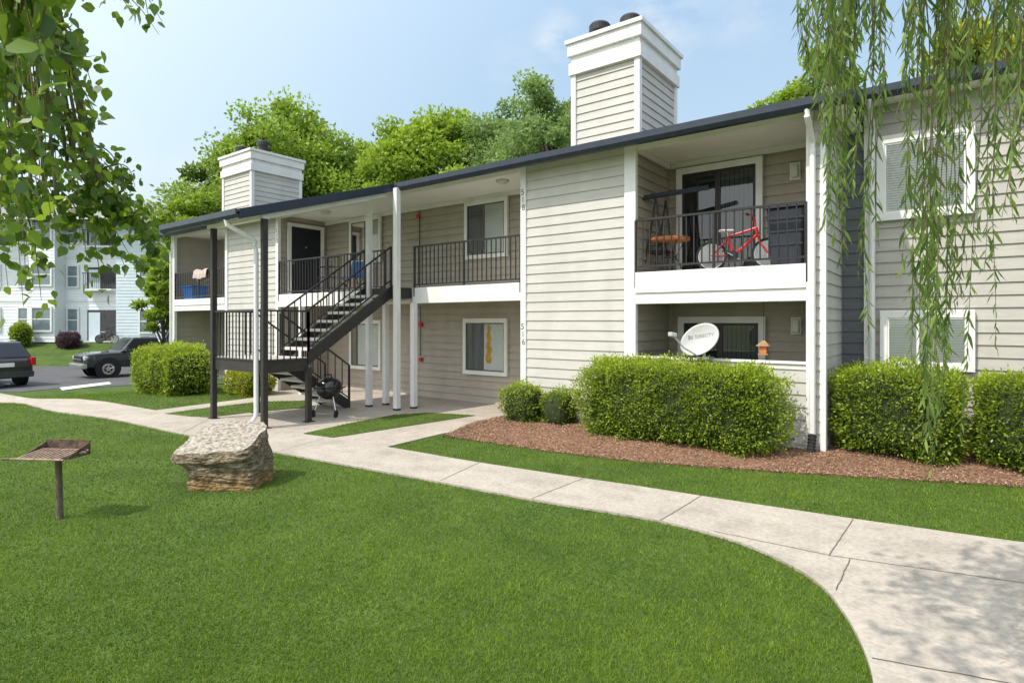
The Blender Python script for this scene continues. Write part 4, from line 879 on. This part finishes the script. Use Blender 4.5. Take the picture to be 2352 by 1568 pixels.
def pickup():
    X,Y=c2w(-17.5,27.0); f=Vector(c2w(-.62,-.785)); t=E('pickup_truck','dark pickup truck parked with its nose beside the large hedge','pickup truck',(X,Y,-.385),math.atan2(f.y,f.x)); t.scale=(.92,.92,.92)
    secs=[bodysec(x,zl,zh,w) for x,zl,zh,w in ((-.62,.48,1.20,.9),(.2,.46,1.20,.92),(.9,.46,1.20,.92),(1.35,.48,1.19,.92),(2.2,.50,1.16,.91),(2.5,.52,1.12,.88),(2.62,.58,1.02,.84))]
    loft(secs).build('body',M['cargrey'],t,bevel=.03)
    mb=MB(); mb.box(-2.6,-.64,-.92,-.84,.5,1.2); mb.box(-2.6,-.64,.84,.92,.5,1.2); mb.box(-2.6,-.64,-.84,.84,.5,.68); mb.box(-.72,-.64,-.84,.84,.68,1.18); mb.build('truck_bed',M['cargrey'],t,bevel=.02)
    MB().box(-2.66,-2.6,-.82,.82,.62,1.2).build('tailgate',M['cargrey'],t,bevel=.02)
    a=(-.62,1.2,-.45,.62,1.18,1.86,.89,.72); house(*a).build('cabin',M['cargrey'],t,bevel=.06)
    for f0,f1 in ((.06,.42),(.47,.94)): sidewin(t,*a,f0,f1)
    endwin(t,'rear_window',-.62,-.45,1.18,1.86,.89,.72,-1); endwin(t,'windscreen',1.2,.62,1.18,1.86,.89,.72,1)
    for x in (-1.65,1.7):
        for s in (-1,1): wheel(t,x,s*.85,.41,s); MB().lathe([(.42,s*.02),(.52,s*.03),(.52,s*.055),(.42,s*.055)],24,(x,s*.9,.43),'y').build('wheel_arch',M['rubber'],t)
    for s in (-1,1):
        MB().box(-2.64,-2.5,s*.87-.07,s*.87+.07,.78,1.1).build('tail_light',M['taillight'],t,bevel=.01)
        MB().box(2.42,2.62,s*.74-.12,s*.74+.12,.84,1.02).build('headlight',M['headlight'],t,bevel=.03)
        MB().box(.9,1.05,s*1.02-.1,s*1.02+.1,1.2,1.4).build('mirror',M['cargrey'],t,bevel=.03)
        MB().box(.15,.32,s*.93-.015,s*.93+.015,1.04,1.08).build('door_handle',M['chrome'],t)
    MB().box(-2.8,-2.62,-.9,.9,.5,.66).build('rear_bumper',M['chrome'],t,bevel=.03); MB().box(2.5,2.74,-.9,.9,.46,.68).build('front_bumper',M['chrome'],t,bevel=.04)
    MB().box(2.6,2.655,-.58,.58,.74,1.02).build('grille',M['rubber'],t,bevel=.02); MB().box(2.655,2.67,-.55,.55,.86,.9).build('grille_bar',M['chrome'],t)
pickup()
# ---------------------------------------------------------------- FOREGROUND BIRCH
def birch():
    bx,by=c2w(-4.6,.3); t=E('birch_tree','leafy birch tree whose branches hang into the upper left corner','tree',(bx,by,0),world=True)
    mb=MB(); mb.tube([(bx,by,-.2),(bx+.05,by,1.6),(bx,by+.1,3.2),(bx+.2,by,4.6)],[.2,.16,.13,.06],12); mb.build('trunk',M['bark'],t)
    K=.66
    ends=[atz(-150,-260,2.6*K),atz(60,-230,2.4*K),atz(260,-220,2.8*K),atz(-40,-330,2.9*K)]
    mb=MB()
    for e in ends: s=Vector((bx,by,2.9)); mb.tube([s,s.lerp(e,.5)+Vector((0,0,.3)),e],[.05,.03,.01],8)
    Pl=[];Dl=[];Ll=[]
    def strand(p0,p1,nl,ls,sp):
        sag=Vector((random.uniform(-.03,.03),random.uniform(-.03,.03),.05)); pts=[p0.lerp(p1,i/8)+sag*math.sin(PI*i/8) for i in range(9)]
        e=min(ends,key=lambda q:(q-p0).length); mb.tube([e,e.lerp(p0,.5)+Vector((0,0,.06)),p0],[.006,.005,.004],5)
        mb.tube(pts,[.003-.0023*i/8 for i in range(9)],5)
        for i in range(nl):
            f=(i+random.random())/nl; k=min(7,int(f*8)); q=pts[k].lerp(pts[k+1],f*8-k); dv=Vector((random.gauss(0,.6),random.gauss(0,.6),random.gauss(-.8,.5))); q=q+Vector((random.gauss(0,sp),random.gauss(0,sp),random.gauss(0,sp*.6)))
            Pl.append(tuple(q));Dl.append(tuple(dv));Ll.append(ls*random.uniform(.6,1.15))
    for i in range(42):
        u0=random.uniform(-180,130); z=random.uniform(2.0,2.95)*K; u1=u0+random.uniform(0,70); v1=random.uniform(330,720) if u1<110 else random.uniform(250,560)
        strand(atz(u0,-80,z),atz(u1,v1,z*random.uniform(.97,1.03)),58,.037,.030)
    for (u0,v0,u1,v1,z,nl) in ((190,-40,365,80,2.6,20),(150,-40,310,40,2.5,18),(250,-60,372,50,2.7,16),(330,-60,345,60,2.7,12),(120,120,235,290,2.5,34),(110,230,250,420,2.6,44),(150,330,330,520,2.7,46),(170,380,372,580,2.7,54),(200,420,365,650,2.6,54),(160,420,235,670,2.7,46),(70,450,150,560,2.4,28),(100,420,200,600,2.5,48),(20,420,95,690,2.4,46),(200,330,290,440,2.8,30),(150,260,225,340,2.6,30),(60,20,215,210,2.2,40),(10,-60,190,110,2.3,46),(60,200,210,500,2.6,58),(40,300,160,520,2.5,52),(230,440,345,560,2.6,40),(130,470,290,620,2.5,42),(180,400,300,590,2.6,44),(240,470,370,600,2.6,34),(250,500,375,570,2.65,30),(210,400,310,430,2.7,22)):
        strand(atz(u0,v0,z*K),atz(u1,v1,z*K),nl,.036,.022)
    for i in range(9):
        u0=random.uniform(-30,90); strand(atz(u0,-60,1.0),atz(u0+random.uniform(0,40),random.uniform(60,270),1.0),8,.055,.022)
    mb.build('branches',M['twig'],t)
    P=np.array(Pl);D=np.array(Dl);L=np.array(Ll); n=len(P)
    leaves('foliage',P,D,L,L*.76,M['l_birch'],t,.50+rng.normal(size=n)*.30,OVATE)
birch()
# ---------------------------------------------------------------- WILLOW
def willow():
    bx,by=c2w(5.4,2.6); t=E('weeping_willow','weeping willow strands hanging down across the right side','tree',(bx,by,0),world=True)
    MB().tube([(bx,by,-.2),(bx-.1,by,2),(bx-.3,by+.1,4.2),(bx-.5,by,6.2)],[.3,.24,.16,.07],12).build('trunk',M['bark'],t)
    tops=[atz(u,-160,z) for u,z in ((1880,3.2),(2050,3.0),(2200,2.8),(2350,3.0),(2480,3.2),(2150,3.6))]
    mb=MB()
    for e in tops: s=Vector((bx-.3,by+.1,4.2)); mb.tube([s,s.lerp(e,.5)+Vector((0,0,.5)),e],[.07,.04,.01],8)
    Pl=[];Dl=[];Ll=[];Tl=[]; sp=[]
    for i in range(50):
        u=random.uniform(1850,2430); sp.append((u,random.uniform(50,330),random.uniform(2.4,3.6)))
    for i in range(20): u=random.uniform(2230,2460); sp.append((u,random.uniform(180,540),random.uniform(2.2,3.2)))
    for i in range(11): sp.append((random.uniform(1870,1985),random.uniform(340,640),random.uniform(2.7,3.4)))
    for i in range(12): sp.append((random.uniform(1840,1960),random.uniform(120,320),random.uniform(2.7,3.4)))
    for i in range(9): sp.append((random.uniform(2095,2200),random.uniform(720,1070),random.uniform(2.7,3.4)))
    for u,v in ((1990,770),(1975,640),(2020,560),(2140,1085),(2125,900),(2150,1040),(2110,700),(2160,820),(2280,800),(2255,620),(2300,500),(1905,440),(1880,330),(1920,560),(2060,640),(2200,700),(2345,380),(2390,560),(2130,980),(1860,230),(1845,120),(2085,860),(2100,780),(2170,940)): sp.append((u,v,random.uniform(2.7,3.3)))
    for (u,vend,z) in sp:
        du=random.uniform(-10,55); p0=atz(u+du,-140-random.uniform(0,40),z); p1=atz(u,vend,z+random.uniform(-.1,.1))
        e=min(tops,key=lambda q:(q-p0).length); mb.tube([e,p0],[.007,.005],5)
        n=14; w1=random.uniform(-.05,.05); pts=[]
        for i in range(n+1):
            f=i/n; p=p0.lerp(p1,f); p.x+=w1*math.sin(PI*f)+.012*math.sin(f*9+u); p.y+=.5*w1*math.sin(PI*f*1.3); pts.append(p)
        mb.tube(pts,[.0032-.0022*i/n for i in range(n+1)],4)
        ln=(p1-p0).length; nl=int(ln/.025)
        for j in range(nl):
            f=(j+random.random()*.6)/nl
            if random.random()<(.5 if vend>450 and .25<f<.55 else .12): continue
            k=min(n-1,int(f*n)); q=pts[k].lerp(pts[k+1],f*n-k); a=random.uniform(0,2*PI); o=random.uniform(.2,.8)
            Pl.append(tuple(q));Dl.append((math.cos(a)*o,math.sin(a)*o,-1));Ll.append(random.uniform(.055,.112)*(1-.3*max(0,f-.8)/.2)); Tl.append(.48+random.gauss(0,.28))
    mb.build('branches',M['twig'],t)
    L=np.array(Ll); leaves('foliage',np.array(Pl),np.array(Dl),L,L*.15,M['l_willow'],t,np.array(Tl),LANCE)
    # crown arching overhead: dapples the near right end of the sidewalk
    ct=[c2w(random.uniform(-.7,.9),random.uniform(1.0,2.4))+(random.uniform(5.3,6.6),) for _ in range(18)]
    n=760; idx=rng.integers(0,len(ct),n); P=np.array(ct)[idx]+rng.normal(size=(n,3))*np.array([.26,.26,.3])
    leaves('upper_crown',P,rng.normal(size=(n,3))*.5+np.array([0,0,-.6]),.15,.075,M['l_willow'],t,rng.random(n))
    mb=MB()
    hub=Vector((*c2w(1.8,1.9),6.4)); s=Vector((bx-.5,by,6.2)); mb.tube([s,s.lerp(hub,.5)+Vector((0,0,.4)),hub],[.05,.035,.02],6)
    for c in ct[::2]: mb.tube([hub,hub.lerp(Vector(c),.5)+Vector((0,0,.3)),c],[.012,.008,.004],5)
    mb.build('upper_limbs',M['bark'],t)
willow()
# ---------------------------------------------------------------- LIGHT, WORLD, CAMERA
el=R(54); az=Vector((-.36,-.93)).normalized()
sd=Vector((az.x*math.cos(el),az.y*math.cos(el),math.sin(el)))
l=bpy.data.lights.new('sun','SUN'); l.energy=4.1; l.angle=R(.55); l.color=(1,.94,.84); lo=bpy.data.objects.new('sun',l); COL.objects.link(lo); lo.rotation_euler=sd.to_track_quat('Z','Y').to_euler()
w=bpy.data.worlds.new('World'); S.world=w; w.use_nodes=True; nt=w.node_tree; nt.nodes.clear(); N=nt.nodes; Lk=nt.links
out=N.new('ShaderNodeOutputWorld'); bg=N.new('ShaderNodeBackground'); sky=N.new('ShaderNodeTexSky'); sky.sky_type='NISHITA'; sky.sun_disc=False; sky.sun_elevation=el; sky.sun_rotation=math.atan2(sd.x,sd.y)%(2*PI); sky.air_density=1.0; sky.dust_density=2.0; sky.ozone_density=1.5; sky.altitude=50
tc=N.new('ShaderNodeTexCoord'); sx=N.new('ShaderNodeSeparateXYZ'); Lk.new(tc.outputs['Generated'],sx.inputs[0])
hz=N.new('ShaderNodeValToRGB'); Lk.new(sx.outputs[2],hz.inputs[0]); e=hz.color_ramp.elements
e[0].position=0; e[0].color=(5.9,6.6,6.8,1); e[1].position=.62; e[1].color=(3.2,4.9,7.0,1); k=e.new(.25); k.color=(4.4,5.8,6.9,1)
hm=N.new('ShaderNodeMix'); hm.data_type='RGBA'; hm.inputs[0].default_value=.74; Lk.new(sky.outputs[0],hm.inputs[6]); Lk.new(hz.outputs[0],hm.inputs[7])
# wide glow added to the sky around the sun, fills the shaded recesses
dt=N.new('ShaderNodeVectorMath'); dt.operation='DOT_PRODUCT'; Lk.new(tc.outputs['Generated'],dt.inputs[0]); dt.inputs[1].default_value=sd
mxx=N.new('ShaderNodeMath'); mxx.operation='MAXIMUM'; mxx.inputs[1].default_value=0; Lk.new(dt.outputs['Value'],mxx.inputs[0])
pw=N.new('ShaderNodeMath'); pw.operation='POWER'; pw.inputs[1].default_value=1.3; Lk.new(mxx.outputs[0],pw.inputs[0])
hl=N.new('ShaderNodeMix'); hl.data_type='RGBA'; hl.blend_type='ADD'; Lk.new(pw.outputs[0],hl.inputs[0]); Lk.new(hm.outputs[2],hl.inputs[6]); hl.inputs[7].default_value=(8.6,7.8,6.4,1); hl.clamp_result=False
mp=N.new('ShaderNodeMapping'); mp.inputs['Scale'].default_value=(1,1,2.0); Lk.new(tc.outputs['Generated'],mp.inputs[0])
nz=N.new('ShaderNodeTexNoise'); nz.inputs['Scale'].default_value=14; nz.inputs['Detail'].default_value=8; nz.inputs['Roughness'].default_value=.6; Lk.new(mp.outputs[0],nz.inputs['Vector'])
cr=N.new('ShaderNodeMapRange'); cr.inputs[1].default_value=.38; cr.inputs[2].default_value=.68; Lk.new(nz.outputs['Fac'],cr.inputs[0])
acc=None
for (u,v,rad,s) in ((1275,95,.05,.75),(1510,40,.10,.6),(1195,150,.07,.3),(470,425,.08,.6),(240,385,.09,.5),(1700,20,.09,.3),(90,40,.12,.3)):
    x,y=c2w((u-1200)/F,1); d=Vector((x,y,(HV-v)/F)).normalized()
    dn=N.new('ShaderNodeVectorMath'); dn.operation='DISTANCE'; Lk.new(tc.outputs['Generated'],dn.inputs[0]); dn.inputs[1].default_value=d
    mr=N.new('ShaderNodeMapRange'); mr.inputs[1].default_value=rad; mr.inputs[2].default_value=0; mr.inputs[3].default_value=0; mr.inputs[4].default_value=s; Lk.new(dn.outputs['Value'],mr.inputs[0])
    if acc is None: acc=mr.outputs[0]
    else:
        a=N.new('ShaderNodeMath'); a.operation='MAXIMUM'; Lk.new(acc,a.inputs[0]); Lk.new(mr.outputs[0],a.inputs[1]); acc=a.outputs[0]
ml=N.new('ShaderNodeMath'); ml.operation='MULTIPLY'; Lk.new(acc,ml.inputs[0]); Lk.new(cr.outputs[0],ml.inputs[1])
mx=N.new('ShaderNodeMix'); mx.data_type='RGBA'; Lk.new(ml.outputs[0],mx.inputs[0]); Lk.new(hl.outputs[2],mx.inputs[6]); mx.inputs[7].default_value=(6.6,6.7,6.8,1)
Lk.new(mx.outputs[2],bg.inputs[0]); bg.inputs[1].default_value=.15; Lk.new(bg.outputs[0],out.inputs[0])
cam=bpy.data.cameras.new('camera'); co=bpy.data.objects.new('camera',cam); COL.objects.link(co); co.location=(0,0,EYE); co.rotation_euler=(PI/2,0,YAW); cam.sensor_width=36; cam.lens=F/2352*36; cam.shift_x=-24/2352; cam.shift_y=-44/2352; cam.clip_start=.05; cam.clip_end=2000; S.camera=co
S.view_settings.view_transform='Standard'; S.view_settings.look='None'; S.view_settings.exposure=0
